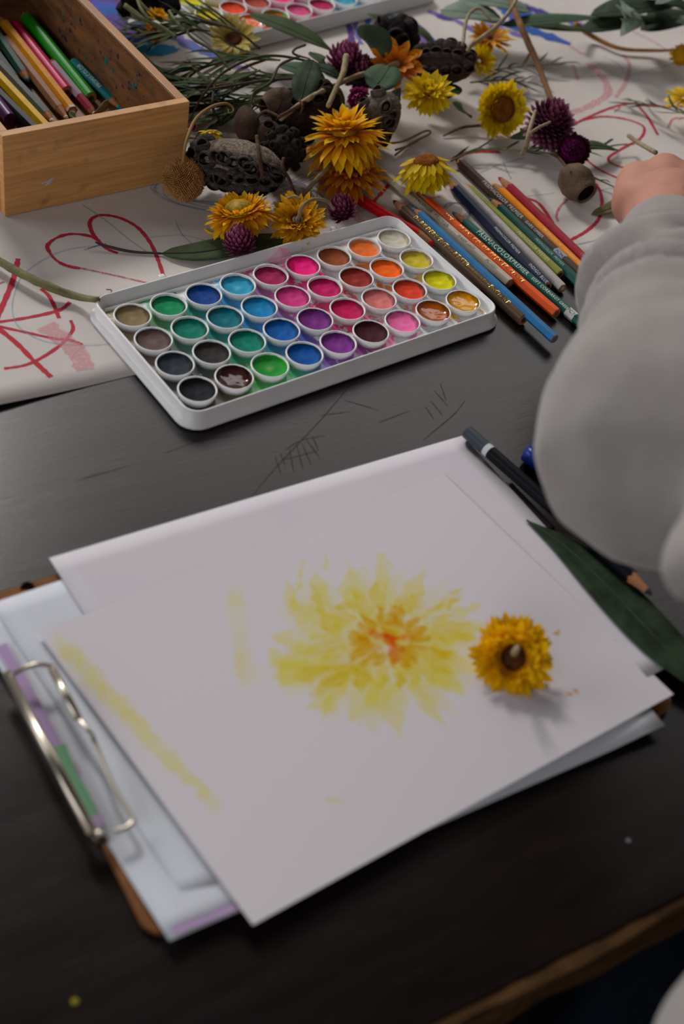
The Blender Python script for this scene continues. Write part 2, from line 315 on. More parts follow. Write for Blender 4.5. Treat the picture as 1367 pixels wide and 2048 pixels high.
def ring_loft(rings):
    vs=[v for r in rings for v in r]; n=len(rings[0]); fs=[]
    for i in range(len(rings)-1):
        for k in range(n): fs.append((i*n+k,i*n+(k+1)%n,(i+1)*n+(k+1)%n,(i+1)*n+k))
    return mesh(vs,fs)
def palette(loc,rz,label,colors,names,flip=False,group=None):
    pl=thing('paint_palette',label,'paint palette',loc,group,rot=(0,0,rz))
    X0,X1,Y0,Y1=-.0165,.2330,-.1010,.0245
    def rr(d,z,r=.010): return [(x,y,z) for x,y in rrect(X0-d,X1+d,Y0-d,Y1+d,max(.002,r+d))]
    # tray side, raised lip and base flange in one moulded shell
    me=ring_loft([rr(.003,.0),rr(.0045,.0008),rr(.0045,.0026),rr(.0016,.0036),rr(.0010,.0122),rr(.0005,.0128),rr(-.0004,.0128),rr(-.0009,.0122),rr(-.0030,.0062),rr(-.0052,ZF)])
    link('tray_rim',me,plainpl,pl,smooth=True)
    # floor with paint stains
    nx,ny=126,64; vs=[];fs=[]
    for j in range(ny+1):
        for i in range(nx+1): vs.append((X0+.005+(X1-X0-.010)*i/nx,Y0+.005+(Y1-Y0-.010)*j/ny,ZF))
    for j in range(ny):
        for i in range(nx): fs.append((j*(nx+1)+i,j*(nx+1)+i+1,(j+1)*(nx+1)+i+1,(j+1)*(nx+1)+i))
    me=mesh(vs,fs); at_=me.color_attributes.new('Stain','FLOAT_COLOR','POINT')
    V3=np.array(vs); cc=np.array([[srgb(c) for c in row] for row in colors]); 
    gx=np.array([[i*PT_ for i in range(9)] for _ in range(4)]); gy=np.array([[-j*PT_ for _ in range(9)] for j in range(4)])
    rs=np.random.RandomState(3); sat=cc.max(2)-cc.min(2)+.02
    off=rs.normal(0,.004,V3[:,:2].shape)
    dx=V3[:,0:1]+0*off[:,0:1]-gx.ravel(); dy=V3[:,1:2]-gy.ravel(); d2=dx*dx+dy*dy
    w=np.exp(-d2/(2*.013**2))*sat.ravel()**.8*(1+.8*np.sin(gx.ravel()*300+gy.ravel()*170))+1e-9
    col=(w[:,:,None]*cc.reshape(-1,3)[None]).sum(1)/w.sum(1)[:,None]
    xs=V3[:,0]; base=np.where((xs<.10),1.0,np.where(xs<.15,.72,.45)); base=base*(.55+.45*np.clip(-(V3[:,1]-.02)/.02,0,1))
    at_.data.foreach_set('color',np.c_[np.clip(col*1.7+.02,0,1),base].astype(np.float32).ravel())
    link('tray_floor',me,traym,pl)
    # low bar behind the first row and hinge tabs at the back
    bm=bmesh.new(); box_bm(bm,X0+.006,X1-.006,.0168,.0180,ZF,ZF+.0022,.0003); link('ridge',bm_mesh(bm),plainpl,pl)
    for hx in (.040,.165,.172+.012):
        bm=bmesh.new(); box_bm(bm,hx-.004,hx+.004,Y1,Y1+.006,.002,.008,.0008); box_bm(bm,hx-.0022,hx+.0022,Y1+.005,Y1+.0085,.003,.010,.0008); link('hinge_tab',bm_mesh(bm),plainpl,pl)
    ro=.0126; ri=.0113
    well=lathe([(.0102,ZF-.0001),(.0108,ZF),(.0118,ZF+.003),(ro,.0108),(ro-.0002,.0114),(ri+.0003,.0114),(ri,.0108),(ri-.0003,.0070),(.004,.0069)],32)
    well.polygons.foreach_set('use_smooth',[True]*len(well.polygons))
    well.materials.append(mat('well_plastic',(228,228,228),.28,.6,(176,190,200),nscale=110,ramp=(.52,.72)))
    for j in range(4):
        for i in range(9):
            c=colors[j][i]
            wo=link('paint_well',well,None,pl,loc=(i*PT_,-j*PT_,0))
            wet=(j==3 and i in (1,7,8)); 
            vs=[(0,0,0)];fs=[];uv=[(0,0)]; RN=7;S=28; dip=R.uniform(.0,.0014) if not wet else .0008
            for a in range(1,RN+1):
                f=a/RN
                for k in range(S):
                    th=2*PI*k/S; z=.0020*f**6*.9+dip*f*f + noise.noise(Vector((f*3*math.cos(th)+i,f*3*math.sin(th)+j,.3)))*(.0005 if not wet else .0007)
                    vs.append((ri*1.0*f*math.cos(th),ri*f*math.sin(th),z)); uv.append((f,0))
            for k in range(S): fs.append((0,1+k,1+(k+1)%S))
            for a in range(RN-1):
                for k in range(S): fs.append((1+a*S+k,1+(a+1)*S+k,1+(a+1)*S+(k+1)%S,1+a*S+(k+1)%S))
            cm=mesh(vs,fs,uv=uv)
            key='paint_%s_%d_%d'%(pl.name,j,i)
            m,t,b=nt(key); L=t.links.new
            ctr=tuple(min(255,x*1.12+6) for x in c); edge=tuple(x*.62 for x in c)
            if (j,i)==(0,7): ctr=(242,122,50); edge=(196,150,132)
            if (j,i)==(1,8): edge=(150,120,88)
            if (j,i)==(0,1): ctr=(14,164,98); edge=(10,70,50)
            if (j,i)==(0,3): ctr=(96,186,206)
            if (j,i)==(3,2): ctr=(112,170,96); edge=(20,150,30)
            if (j,i)==(0,8): edge=(150,150,120); ctr=(214,208,192)
            if (j,i)==(2,7): edge=(90,50,40)
            co=coords(t,'Object'); n=node(t,'ShaderNodeTexNoise'); n.inputs['Scale'].default_value=180; n.inputs['Detail'].default_value=5; L(co,n.inputs[0])
            uvn=node(t,'ShaderNodeTexCoord'); sp=node(t,'ShaderNodeSeparateXYZ'); L(uvn.outputs['UV'],sp.inputs[0])
            ma=node(t,'ShaderNodeMath',operation='MULTIPLY_ADD'); ma.inputs[1].default_value=.5; L(n.outputs[0],ma.inputs[0]); L(sp.outputs[0],ma.inputs[2])
            r=node(t,'ShaderNodeValToRGB'); e=r.color_ramp.elements; e.new(.5); e.new(.8)
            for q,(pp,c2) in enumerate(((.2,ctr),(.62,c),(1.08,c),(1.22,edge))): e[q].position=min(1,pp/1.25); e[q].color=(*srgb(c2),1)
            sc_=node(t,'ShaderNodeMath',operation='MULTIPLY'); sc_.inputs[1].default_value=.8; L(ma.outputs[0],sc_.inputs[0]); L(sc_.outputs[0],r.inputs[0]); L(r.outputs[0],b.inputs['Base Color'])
            b.inputs['Roughness'].default_value=.06 if wet else .62; b.inputs['Specular IOR Level'].default_value=.6 if wet else .08
            bp=node(t,'ShaderNodeBump'); bp.inputs['Strength'].default_value=.25; bp.inputs['Distance'].default_value=.0008; L(n.outputs[0],bp.inputs['Height']); L(bp.outputs[0],b.inputs['Normal'])
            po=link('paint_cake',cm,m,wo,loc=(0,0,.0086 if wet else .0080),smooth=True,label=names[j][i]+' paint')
    return pl
palA=palette((OX,OY,T+.0007),PR,'open white plastic palette of 36 round watercolour pans in the middle of the table',CUPC,CNAME)
# clear plastic scrap standing at the back edge of the palette
sc=mesh([at(526,527,.006),at(560,495,.024),at(574,497,.022),at(588,522,.008),at(552,531,.005),at(566,512,.017)],[(0,1,5,4),(1,2,3,5),(5,3,4)])
m,t,b=nt('clear_film'); b.inputs['Transmission Weight'].default_value=.75; b.inputs['Roughness'].default_value=.12; b.inputs['Base Color'].default_value=(*srgb((240,205,222)),1)
o=link('plastic_scrap',sc,m); o.modifiers.new('t','SOLIDIFY').thickness=.0003; tag(o,'small crumpled clear plastic scrap smeared pink, standing behind the hot pink pan of the palette','plastic scrap')
# second palette behind
q0=at(503,44,.011); q1=at(644,10,.011); e2=(q1-q0).normalized(); r2=math.atan2(e2.y,e2.x)
PB=[[(200,190,180),(206,200,30),(90,60,40),(120,50,90),(60,130,160),(40,150,180),(20,90,160),(10,110,110),(60,60,60)],
 [(214,204,10),(150,80,50),(214,60,40),(220,20,110),(110,50,120),(20,110,180),(10,120,150),(20,120,80),(40,40,50)],
 [(214,190,10),(226,64,24),(168,70,50),(230,40,130),(170,60,120),(40,140,180),(10,80,150),(30,110,90),(40,40,50)],
 [(230,120,60),(236,96,24),(176,84,44),(206,70,120),(176,24,84),(56,150,176),(14,84,140),(30,100,90),(50,40,50)]]
q=Vector((-PT_,3*PT_,0)); q.rotate(Matrix.Rotation(r2,3,'Z'))
palB=palette((q0.x+q.x,q0.y+q.y,T+.0008),r2,'second open white palette of round paints at the far edge behind the dried flowers',PB,[['paint']*9]*4)
for w_ in palB.children:
    for c_k in w_.children:
        if 'label' in c_k: del c_k['label']
# ---------------------------------------------------------------- wooden box
bA=at(10,436); bB=at(368,358); bw=(bB-bA).length; br=math.atan2((bB-bA).y,(bB-bA).x); BH=.0635; BL=.27; th=.0068
bx=thing('wooden_box','open bamboo wood box holding loose coloured pencils, standing at the upper left on the sheet','box',(bA.x,bA.y,T+.0009),rot=(0,0,br))
def bamboo(name,st,c1=(196,142,90),c2=(172,118,70)):
    m,t,b=nt(name); L=t.links.new; co=coords(t,'Object',st)
    n=node(t,'ShaderNodeTexNoise'); n.inputs['Scale'].default_value=28; n.inputs['Detail'].default_value=7; n.inputs['Roughness'].default_value=.6; L(co,n.inputs[0])
    r=node(t,'ShaderNodeValToRGB'); e=r.color_ramp.elements; e[0].position=.3; e[0].color=(*srgb(c2),1); e[1].position=.62; e[1].color=(*srgb(c1),1); L(n.outputs[0],r.inputs[0])
    n2=node(t,'ShaderNodeTexNoise'); n2.inputs['Scale'].default_value=9; n2.inputs['Detail'].default_value=8; L(coords(t,'Object',(6,6,6)),n2.inputs[0])
    r2=node(t,'ShaderNodeMapRange'); r2.inputs[1].default_value=.6; r2.inputs[2].default_value=.75; L(n2.outputs[0],r2.inputs[0])
    mx=node(t,'ShaderNodeMix'); mx.data_type='RGBA'; mu=node(t,'ShaderNodeMath',operation='MULTIPLY'); mu.inputs[1].default_value=.45; L(r2.outputs[0],mu.inputs[0]); L(mu.outputs[0],mx.inputs[0]); L(r.outputs[0],mx.inputs[6]); mx.inputs[7].default_value=(*srgb((92,70,52)),1); L(mx.outputs[2],b.inputs['Base Color'])
    b.inputs['Roughness'].default_value=.5; b.inputs['Specular IOR Level'].default_value=.35
    bp=node(t,'ShaderNodeBump'); bp.inputs['Strength'].default_value=.15; bp.inputs['Distance'].default_value=.001; L(n.outputs[0],bp.inputs['Height']); L(bp.outputs[0],b.inputs['Normal']); return m
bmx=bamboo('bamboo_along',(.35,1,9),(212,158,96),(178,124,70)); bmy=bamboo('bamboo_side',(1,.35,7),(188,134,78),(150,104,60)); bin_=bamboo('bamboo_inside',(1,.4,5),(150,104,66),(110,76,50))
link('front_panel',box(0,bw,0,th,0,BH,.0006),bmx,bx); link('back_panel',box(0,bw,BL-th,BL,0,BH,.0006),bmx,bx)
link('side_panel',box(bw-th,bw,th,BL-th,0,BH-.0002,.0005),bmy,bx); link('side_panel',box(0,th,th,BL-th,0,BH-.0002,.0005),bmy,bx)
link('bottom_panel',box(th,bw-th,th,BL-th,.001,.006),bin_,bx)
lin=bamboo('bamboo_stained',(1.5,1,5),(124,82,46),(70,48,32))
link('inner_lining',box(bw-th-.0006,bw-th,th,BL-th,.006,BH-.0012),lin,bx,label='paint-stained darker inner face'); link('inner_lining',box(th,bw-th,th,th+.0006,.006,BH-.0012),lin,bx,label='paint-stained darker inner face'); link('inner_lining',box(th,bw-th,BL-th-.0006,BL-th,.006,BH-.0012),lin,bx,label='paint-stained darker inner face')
for k in range(110):   # paint and crayon specks on the inside of the box walls
    x=R.choice([0,1]); s=R.choice([R.uniform(.0004,.001),R.uniform(.0008,.0026)]); c=R.choice([(30,50,60),(60,40,70),(20,110,110),(120,50,50),(40,40,40),(90,60,90)])
    y=R.uniform(.02,.2); z=R.uniform(.012,.055)
    me=mesh([(bw-th-.0009,y+s*math.cos(a)*R.uniform(.6,1.3),z+s*math.sin(a)*R.uniform(.6,1.3)) for a in np.linspace(0,2*PI,8)[:-1]],[tuple(range(7))])
    link('paint_speck',me,mat('speck_%d'%(c[0]+c[1]),c,.8,.2),bx)
for pts in ([(.028,.021),(.033,.022),(.038,.024),(.030,.019),(.036,.021)],):
    P=spline([Vector((a,-.0002,b)) for a,b in pts],6); vs=[];fs=[]
    for i,p in enumerate(P): vs+=[p+Vector((0,0,.0005)),p-Vector((0,0,.0005))]
    for i in range(len(P)-1): fs.append((2*i,2*i+1,2*i+3,2*i+2))
    link('chalk_mark',mesh(vs,fs),mat('chalk_pale',(190,190,205),.8,.1),bx)
# ---------------------------------------------------------------- coloured pencils
WOODM=mat('pencil_wood',(176,122,88),.7,.2,(160,108,76),nscale=220,stretch=(1,1,.2))
def pencil(pt,pe,col,label,r=.0039,z=None,tipc=None,text=None,tcol=(214,206,180),group='coloured pencils lying beside the palette',wood=.013,tip=True,end='core',rollv=0,zt=None,base=at,bands=None,bare=None,tstart=.15,tsize=None,gold=False,core=None,hexa=True,place=None):
    """pt: tip pixel, pe: blunt end pixel. lies flat"""
    z=(r*.9+.0006) if z is None else z
    zt=z if zt is None else zt
    a=base(*pe,z) if place is None else place[1]; b=base(*pt,zt) if place is None else place[0]; d=b-a; Ln=d.length
    P=thing('coloured_pencil' if 'graphite' not in label else 'graphite_pencil',label,'pencil',a,group)
    P.rotation_euler=frame(d,0).to_euler()
    key='pc_%d_%d_%d'%col; pm=mat(key,col,.34,.3,tuple(int(x*.9) for x in col),nscale=90)
    seg=6 if hexa else 18; Lb=Ln-(wood+.004 if tip else 0); M0=0
    def hexr(rr,z,k=seg): return [(rr*math.cos(2*PI*i/k+PI/6),rr*math.sin(2*PI*i/k+PI/6),z) for i in range(k)]
    k=4  # rounded hex: 24 points
    def rh(rr,z):
        out=[]
        for i in range(24):
            a_=2*PI*i/24; hexd=math.cos(PI/6)/math.cos((a_+rollv)%(PI/3)-PI/6) if hexa else 1
            out.append((rr*min(hexd,1.06)*math.cos(a_),rr*min(hexd,1.06)*math.sin(a_),z))
        return out
    def scal(rr,z,am):   # scalloped paint edge at the sharpened cone
        out=rh(rr,z); return [(x,y,z+am*math.cos(6*(2*PI*i/24+rollv))) for i,(x,y,z) in enumerate(out)]
    rings=[rh(r*.93,0),rh(r,.0004),rh(r,Lb*.5),scal(r*.985,Lb,.0007 if tip else 0)]
    me=ring_loft(rings); bm=bmesh.new(); bm.from_mesh(me); bm.verts.ensure_lookup_table()
    bm.faces.new([bm.verts[i] for i in range(24)][::-1])
    if not tip: bm.faces.new([bm.verts[len(bm.verts)-24+i] for i in range(24)])
    body=link('barrel',bm_mesh(bm),pm,P,smooth=False)
    tipc=tipc or col
    tm=mat('core_%d_%d_%d'%tipc,tipc,.6,.3)
    if tip:
        rl=r*.45
        link('sharpened_wood',ring_loft([rh(r*.97,Lb-.0008),rh(r*.9,Lb+.001),rh(rl,Lb+wood)]),WOODM,P,smooth=True)
        link('pencil_core',lathe([(rl,0),(rl*.9,.0014),(rl*.45,.0036),(rl*.2,.0042)],12),tm,P,loc=(0,0,Lb+wood-.0003),smooth=True,label='exposed coloured core')
    else:
        link('end_disc',lathe([(r*.45,0),(r*.45,.0003)],12),tm,P,loc=(0,0,Lb))
    if end=='core':
        link('wood_end',lathe([(r*.9,0),(r*.9,.0003)],18),WOODM,P,loc=(0,0,-.0002)); link('core_end',lathe([(r*.45,0),(r*.45,.0003)],14),mat('core_%d_%d_%d'%(core or tipc),(core or tipc),.5,.3),P,loc=(0,0,-.0004))
    if bands:
        for z0,z1,bc in bands: link('band',ring_loft([rh(r*1.012,Lb*z0),rh(r*1.012,Lb*z1)]),mat('band_%d_%d_%d'%bc,bc,.35,.4),P)
    if text:
        Minv=P.rotation_euler.to_matrix().inverted(); up=(CAM-(a+b)/2).normalized()*.75+Vector((0,0,.65)); up=Minv@up; up.z=0; up.normalize()
        tm2=mat('foil_gold',(226,196,110),.22,.6,metal=1) if gold else mat('print_%d_%d_%d'%tcol,tcol,.4,.4)
        for s_txt,f0,sz,off,*cc_ in text:
            tme=text_mesh(s_txt,sz)
            side=up.cross(Vector((0,0,-1))); 
            # letters read from the tip towards the blunt end
            M=Matrix((Vector((0,0,-1)),-side if True else side,up)).transposed()
            if M.determinant()<0: M=Matrix((Vector((0,0,-1)),side,up)).transposed()
            for v in tme.vertices:
                w=v.co; yy=w.y+off; ang=yy/r; 
                base_=M@Vector((w.x,0,0)); sdv=(M@Vector((0,1,0)))
                v.co=base_+sdv*(r*1.05*math.sin(ang))+up*(r*1.05*math.cos(ang))+Vector((0,0,Lb*(1-f0)))
            link('lettering',tme,mat('print_black',(20,20,20),.5,.2) if cc_ else tm2,P)
    P['len']=round(Ln,3); del P['len']
    return P
def T1(s,f0,sz=.0042,off=0): return (s,f0,sz,off)
pencil((868,489),(676,372),(196,14,20),'glossy bright red coloured pencil with its tip beside the white pan',r=.0043,tipc=(214,30,50),hexa=False,wood=.011)
pencil((786,401),(1046,640),(92,70,50),'thick brown pencil with gold lettering, nearest to the palette',r=.0046,tipc=(60,48,38),text=[T1('DARK',.10,.0052),T1('DERWENT · ARTISTS',.21,.0050),T1('Pencils made in Cumberland',.555,.0026),T1('ENGLAND',.74,.0046)],gold=True,hexa=False,wood=.010,core=(70,56,44))
pencil((824,416),(1108,678),(32,112,168),'plain mid-blue coloured pencil, its blunt end sticking out furthest over the bare table',r=.0037,tipc=(60,120,190),z=.0085,zt=.0078,wood=.006,core=(50,130,190))
pencil((748,330),(1019,567),(194,182,164),'pale warm-grey coloured pencil running under the gold flower',r=.0041,tip=False,text=[T1('PRISMACOLOR',.27,.0042),T1('PREMIER',.47,.0042),T1('WARM GREY',.64,.0032),T1('PC1051',.84,.0036)],tcol=(70,66,62),core=(150,140,150),tipc=(160,150,140))
pencil((832,384),(1112,627),(232,84,8),'orange coloured pencil with gold lettering on its side',r=.0040,text=[T1('2220',.15,.0044),T1('PRISMACOLOR PREMIER',.26,.0050),T1('ORANGE',.66,.0036)],gold=True,tipc=(222,86,30),z=.0052,core=(170,80,30),wood=.010)
pencil((904,424),(1172,656),(6,92,78),'teal-green coloured pencil with white lettering and a white number label',r=.0039,tipc=(8,130,110),text=[T1('PRISMACOLOR',.12,.0056),T1('PREMIER',.41,.0046),T1('SOFT CORE',.575,.0034),T1('PARROT GREEN',.70,.0030),('PC1090',.856,.0042,0,1)],tcol=(210,220,214),wood=.011,bands=[(.085,.145,(196,200,196))])
pencil((895,362),(1094,573),(22,28,58),'navy blue coloured pencil, blunt end just past the sheet edge',r=.0042,tipc=(130,80,50),text=[T1('PRISMACOLOR PREMIER',.45,.0030),T1('INDIGO BLUE',.82,.0036)],tcol=(190,190,200),wood=.008,core=(30,30,90))
pencil((888,338),(1124,577),(178,170,166),'silver-grey coloured pencil between the navy and the olive ones',r=.0038,tip=False,tipc=(150,145,142),core=(190,186,190),text=[T1('PREMIER  PRISMACOLOR',.45,.0026)],tcol=(196,190,186))
pencil((922,364),(1119,549),(136,142,56),'olive green coloured pencil',r=.0038,tipc=(60,100,60),text=[T1('PRISMACOLOR PREMIER',.55,.0034)],tcol=(196,200,150),wood=.008,core=(50,80,40))
pencil((978,396),(1188,596),(10,74,66),'dark bottle-green coloured pencil with its blunt end under the sleeve',r=.0041,tipc=(20,70,64),text=[T1('PRISMACOLOR  PREMIER',.40,.0030)],tcol=(140,180,170),wood=.010)
pencil((910,316),(1164,556),(72,52,42),'dark brown coloured pencil with silver lettering and a white number label',r=.0041,tipc=(90,60,48),z=.0045,text=[T1('PRISMACOLOR PREMIER',.20,.0046),T1('DARK UMBER',.56,.0034),('PC947',.80,.0036,0,1)],tcol=(190,180,170),wood=.004,bands=[(.14,.21,(150,160,180))],core=(60,44,36))
pencil((984,366),(1216,590),(236,138,0),'yellow-orange coloured pencil next to the crimson one',r=.0040,tipc=(236,160,40),z=.0052,text=[T1('PRISMACOLOR',.42,.0032),T1('SUNBURST YELLOW',.62,.0026)],tcol=(240,200,120),wood=.008)
pencil((996,354),(1222,572),(158,20,44),'crimson coloured pencil, outermost of the row on the side of the heart drawings',r=.0041,tipc=(170,60,60),z=.0048,text=[T1('CRIMSON RED',.72,.0028)],tcol=(210,120,130),wood=.012)
# graphite pencil and blue pen beside the painting
pencil((1303,1190),(934,864),(16,18,24),'black graphite pencil with grey dipped end and white band, tip towards the big leaf',r=.0042,z=.0125,zt=.0135,tipc=(50,50,54),group=None,wood=.012,end='none',bands=[(0,.125,(62,70,80)),(.125,.152,(200,204,206))],hexa=False)
# ---------------------------------------------------------------- pencils inside the box
def inb(u,v,z=.012): return at(u,v,z)
G2='loose pencils inside the wooden box'
pencil((46,26),(182,196),(22,140,18),'bright green pencil leaning inside the wooden box',r=.0050,z=.012,zt=.017,group=G2,tipc=(180,130,60),core=(40,80,20),wood=.004,hexa=False)
pencil((242,218),(146,124),(0,116,120),'short teal pencil inside the box with white lettering, tip by the front panel',r=.0036,z=.016,zt=.011,group=G2,tipc=(20,150,160),text=[T1('PRISMACOLOR',.26,.0046)],tcol=(190,210,210),wood=.009)
pencil((30,52),(134,184),(196,18,84),'hot pink pencil inside the wooden box',r=.0050,z=.012,zt=.014,group=G2,tip=False,tipc=(120,50,70),core=(110,60,64),hexa=False)
pencil((192,232),(104,126),(140,22,50),'maroon and white striped pencil inside the wooden box',r=.0036,z=.015,zt=.011,group=G2,tipc=(190,150,140),wood=.004,bands=[(.03,.72,(150,130,140))])
pencil((-2,34),(145,222),(216,142,0),'golden yellow pencil with chewed pale end inside the wooden box',r=.0044,z=.012,zt=.018,group=G2,tipc=(190,140,90),core=(200,180,150),wood=.008,bands=[(.0,.02,(190,180,160))])
pencil((136,240),(12,80),(150,102,66),'bare tan wooden pencil inside the wooden box',r=.0042,z=.014,zt=.011,group=G2,tipc=(200,160,130),wood=.012)
pencil((58,164),(-25,40),(24,66,54),'dark green pencil with teal tip inside the wooden box',r=.0042,z=.017,zt=.013,group=G2,tipc=(20,90,90),wood=.008)
pencil((40,172),(-50,50),(34,26,40),'near-black pencil with blue tip inside the wooden box',r=.0042,z=.017,zt=.013,group=G2,tipc=(80,100,140),wood=.008)
pencil((108,246),(-20,110),(74,84,82),'slate grey pencil with pale tip inside the wooden box',r=.0042,z=.014,zt=.016,group=G2,tipc=(200,180,170),wood=.008)
pencil((98,262),(-20,136),(222,176,0),'lemon yellow speckled pencil inside the wooden box, nearest the front panel',r=.0046,z=.014,zt=.017,group=G2,tip=False,tipc=(200,160,30),wood=.008)
pencil((72,262),(-30,160),(30,32,36),'black pencil beside the lemon yellow one inside the box',r=.0044,z=.012,zt=.014,group=G2,tip=False,tipc=(30,30,34))
pencil((20,238),(-40,160),(86,44,104),'stubby purple pencil in the near corner of the box',r=.0048,z=.013,zt=.014,group=G2,tip=False,tipc=(50,40,80),hexa=False)
# ---------------------------------------------------------------- petals, flowers
def petal_mesh(L,w,curl,cup=.3,tipw=.0,seg=5,twist=0,sharp=.9):
    vs=[];fs=[];uv=[]
    ang=0;y=0;z=0;dl=L/seg
    for i in range(seg+1):
        t=i/seg; ww=w*(.5+.5*math.sin(PI*min(1,t/.6)*.5))*(1 if t<.66 else max(0.02,(1-((t-.66)/.34)**1.9)))*.5
        a=curl*t
        for k in (-1,0,1):
            vs.append((k*ww*math.cos(twist*t),y,z+(abs(k)*ww*cup)+k*ww*math.sin(twist*t))); uv.append(((k+1)/2,t))
        y+=dl*math.cos(a); z+=dl*math.sin(a)
    for i in range(seg):
        for k in range(2): fs.append((i*3+k,i*3+k+1,(i+1)*3+k+1,(i+1)*3+k))
    me=mesh(vs,fs,uv=uv); me.polygons.foreach_set('use_smooth',[True]*len(me.polygons)); return me
def basis(ax):
    return frame(ax).to_3x3()
def flower(u,v,z,ax,rad,label,layers,pm,center='disc',cm=None,cr_=.3,ch=.12,stem=None,group='everlasting flowers scattered on the sheet',name='dried_flower',squash=1.0,inner=None,stemr=.0012,stemm=None,stuff=False):
    """ax: direction the face looks; layers: (count, length fraction, elevation deg, width fraction, curl, start radius fraction, offset along axis)"""
    c=at(u,v,z); F_=thing(name,label,'flower',c,group); B=basis(ax)
    parts=[]
    for (n,lf,el,wf,cu,rf,oz) in layers:
        var=[petal_mesh(rad*lf*(1+.1*q),rad*wf,cu+.25*q,.35,twist=.25*q) for q in (-1,0,1)]
        for me in var: me.materials.append(pm)
        ph=R.uniform(0,6)
        for k in range(n):
            az=ph+2*PI*(k+R.uniform(-.3,.3))/n; e=math.radians(el+R.uniform(-8,8))
            # petal local: Y outward, Z up(face) ; rotate about X by elevation, then about Z by az
            M=Matrix.Rotation(az,4,'Z')@Matrix.Translation((0,rad*rf,rad*oz))@Matrix.Rotation(e,4,'X')@Matrix.Scale(R.uniform(.88,1.1),4)
            M=B.to_4x4()@M
            me=R.choice(var)
            if stuff: parts.append((me,M)); continue
            o=D.objects.new('petal',me); COL.objects.link(o); o.parent=F_; o.matrix_local=M
    if stuff:
        vs=[];fs=[];uv=[]
        for me,M in parts:
            o=len(vs); vs+=[M@q.co for q in me.vertices]; fs+=[tuple(o+i for i in p.vertices) for p in me.polygons]
            l=me.uv_layers[0].data; d={}
            for lp in me.loops: d[lp.vertex_index]=tuple(l[lp.index].uv)
            uv+=[d[i] for i in range(len(me.vertices))]
        link('bracts',mesh(vs,fs,uv=uv),pm,F_,smooth=True,kind='stuff')
    M3=B.to_4x4()
    if center in('disc','closed'):
        h=rad*ch; r_=rad*cr_
        me=lathe([(r_*.3,-h*.8),(r_*.9,-h*.5),(r_,0),(r_*.93,h*.6),(r_*.72,h*.95),(r_*.4,h*(1.05 if center=='closed' else .8)),(r_*.15,h*(1.15 if center=='closed' else .62))],20)
        for q in me.vertices:
            q.co+=q.co.normalized()*noise.noise(q.co*600+Vector((u,v,0)))*r_*.09
        o=link('flower_centre',me,cm,F_,smooth=True); o.matrix_local=M3
    if center in('stem','receptacle'):
        r_=rad*cr_; me=lathe([(r_*.2,-rad*.15),(r_*.8,-rad*.1),(r_,rad*.02),(r_*.55,rad*.10),(r_*.3,rad*.16)],14)
        o=link('receptacle',me,cm,F_,smooth=True); o.matrix_local=M3
    if stem:
        P=[p-c for p in stem]; o=link('stem',tube(spline(P,6),stemr if isinstance(stemr,list) else [stemr,stemr*.85],7),stemm or STEM,F_,smooth=True)
    return F_
STEM=mat('dry_stem',(150,134,108),.8,.2,(120,100,78),nscale=120,bump=.3)
STEMG=mat('green_stem',(128,128,88),.75,.25,(108,104,74),nscale=120,bump=.3)
STEMB=mat('brown_twig',(98,72,54),.8,.2,(66,48,38),nscale=150,bump=.5)
GOLD=gradmat('petal_gold',[(0,(150,70,8)),(.3,(224,146,8)),(.7,(244,188,14)),(1,(246,204,30))])
GOLDD=gradmat('petal_gold_deep',[(0,(96,40,6)),(.4,(196,100,6)),(.8,(222,146,10)),(1,(232,170,20))])
YEL=gradmat('petal_yellow',[(0,(196,140,6)),(.4,(224,186,10)),(1,(240,214,20))])
ORG=gradmat('petal_orange',[(0,(140,66,10)),(.5,(206,108,14)),(.85,(224,140,24)),(1,(226,180,60))])
PALE=gradmat('petal_pale',[(0,(170,130,40)),(.3,(206,184,90)),(1,(220,206,130))])
PURP=gradmat('bract_purple',[(0,(56,18,34)),(.45,(112,36,74)),(.8,(150,74,108)),(1,(196,140,156))],transl=.12)
PURD=gradmat('bract_dark',[(0,(30,10,18)),(.4,(72,24,44)),(.75,(116,58,80)),(1,(168,116,132))],transl=.1)
MAG=gradmat('bract_magenta',[(0,(120,16,70)),(.5,(166,30,104)),(1,(190,90,140))],transl=.15)
DISC=mat('disc_brown',(150,92,24),.85,.2,(110,60,18),nscale=500,bump=.8,bscale=900)
DISCD=mat('disc_dark',(96,52,16),.85,.2,(60,32,14),nscale=500,bump=.8,bscale=900)
OLV=mat('bud_olive',(190,150,20),.6,.3,(120,96,18),nscale=160,stretch=(1,1,.2))
DKC=mat('receptacle_dark',(70,40,22),.85,.2,(110,70,36),nscale=200)
PALEC=mat('receptacle_pale',(190,170,140),.85,.2,(150,120,80),nscale=200)
def RAD(u,v,z,pxr): return pxr*mpp(at(u,v,z))
# F1 big gold mop
z1=.030
flower(690,292,z1,cax(-.05,.80,.42),RAD(690,280,z1,88),'largest shaggy golden-orange everlasting flower, domed, behind the red pencil',
 [(30,.80,-34,.19,-.4,.22,.06),(32,.84,-14,.19,-.35,.2,.14),(32,.80,6,.19,-.3,.18,.24),(28,.70,24,.18,-.25,.15,.32),(22,.58,42,.17,-.2,.12,.38),(14,.44,64,.16,-.2,.05,.42)],GOLD,'closed',mat('bud_gold',(190,140,16),.7,.2,(160,108,14),nscale=200),cr_=.3,ch=.55)
flower(697,345,.015,cax(.05,.62,.72),RAD(697,340,.016,78),'lower petals and stem of the largest golden flower, coloured darker orange for the shade there',  # lower ring of the flower above, its shade put into a darker petal colour
 [(34,.80,-12,.18,-.2,.25,0),(30,.66,4,.18,-.1,.22,.06),(24,.5,26,.17,-.1,.2,.12)],GOLDD,'stem',DKC,cr_=.36,stem=[at(660,330,.024),at(630,362,.018),at(600,396,.005)],stemr=[.0022,.0016])
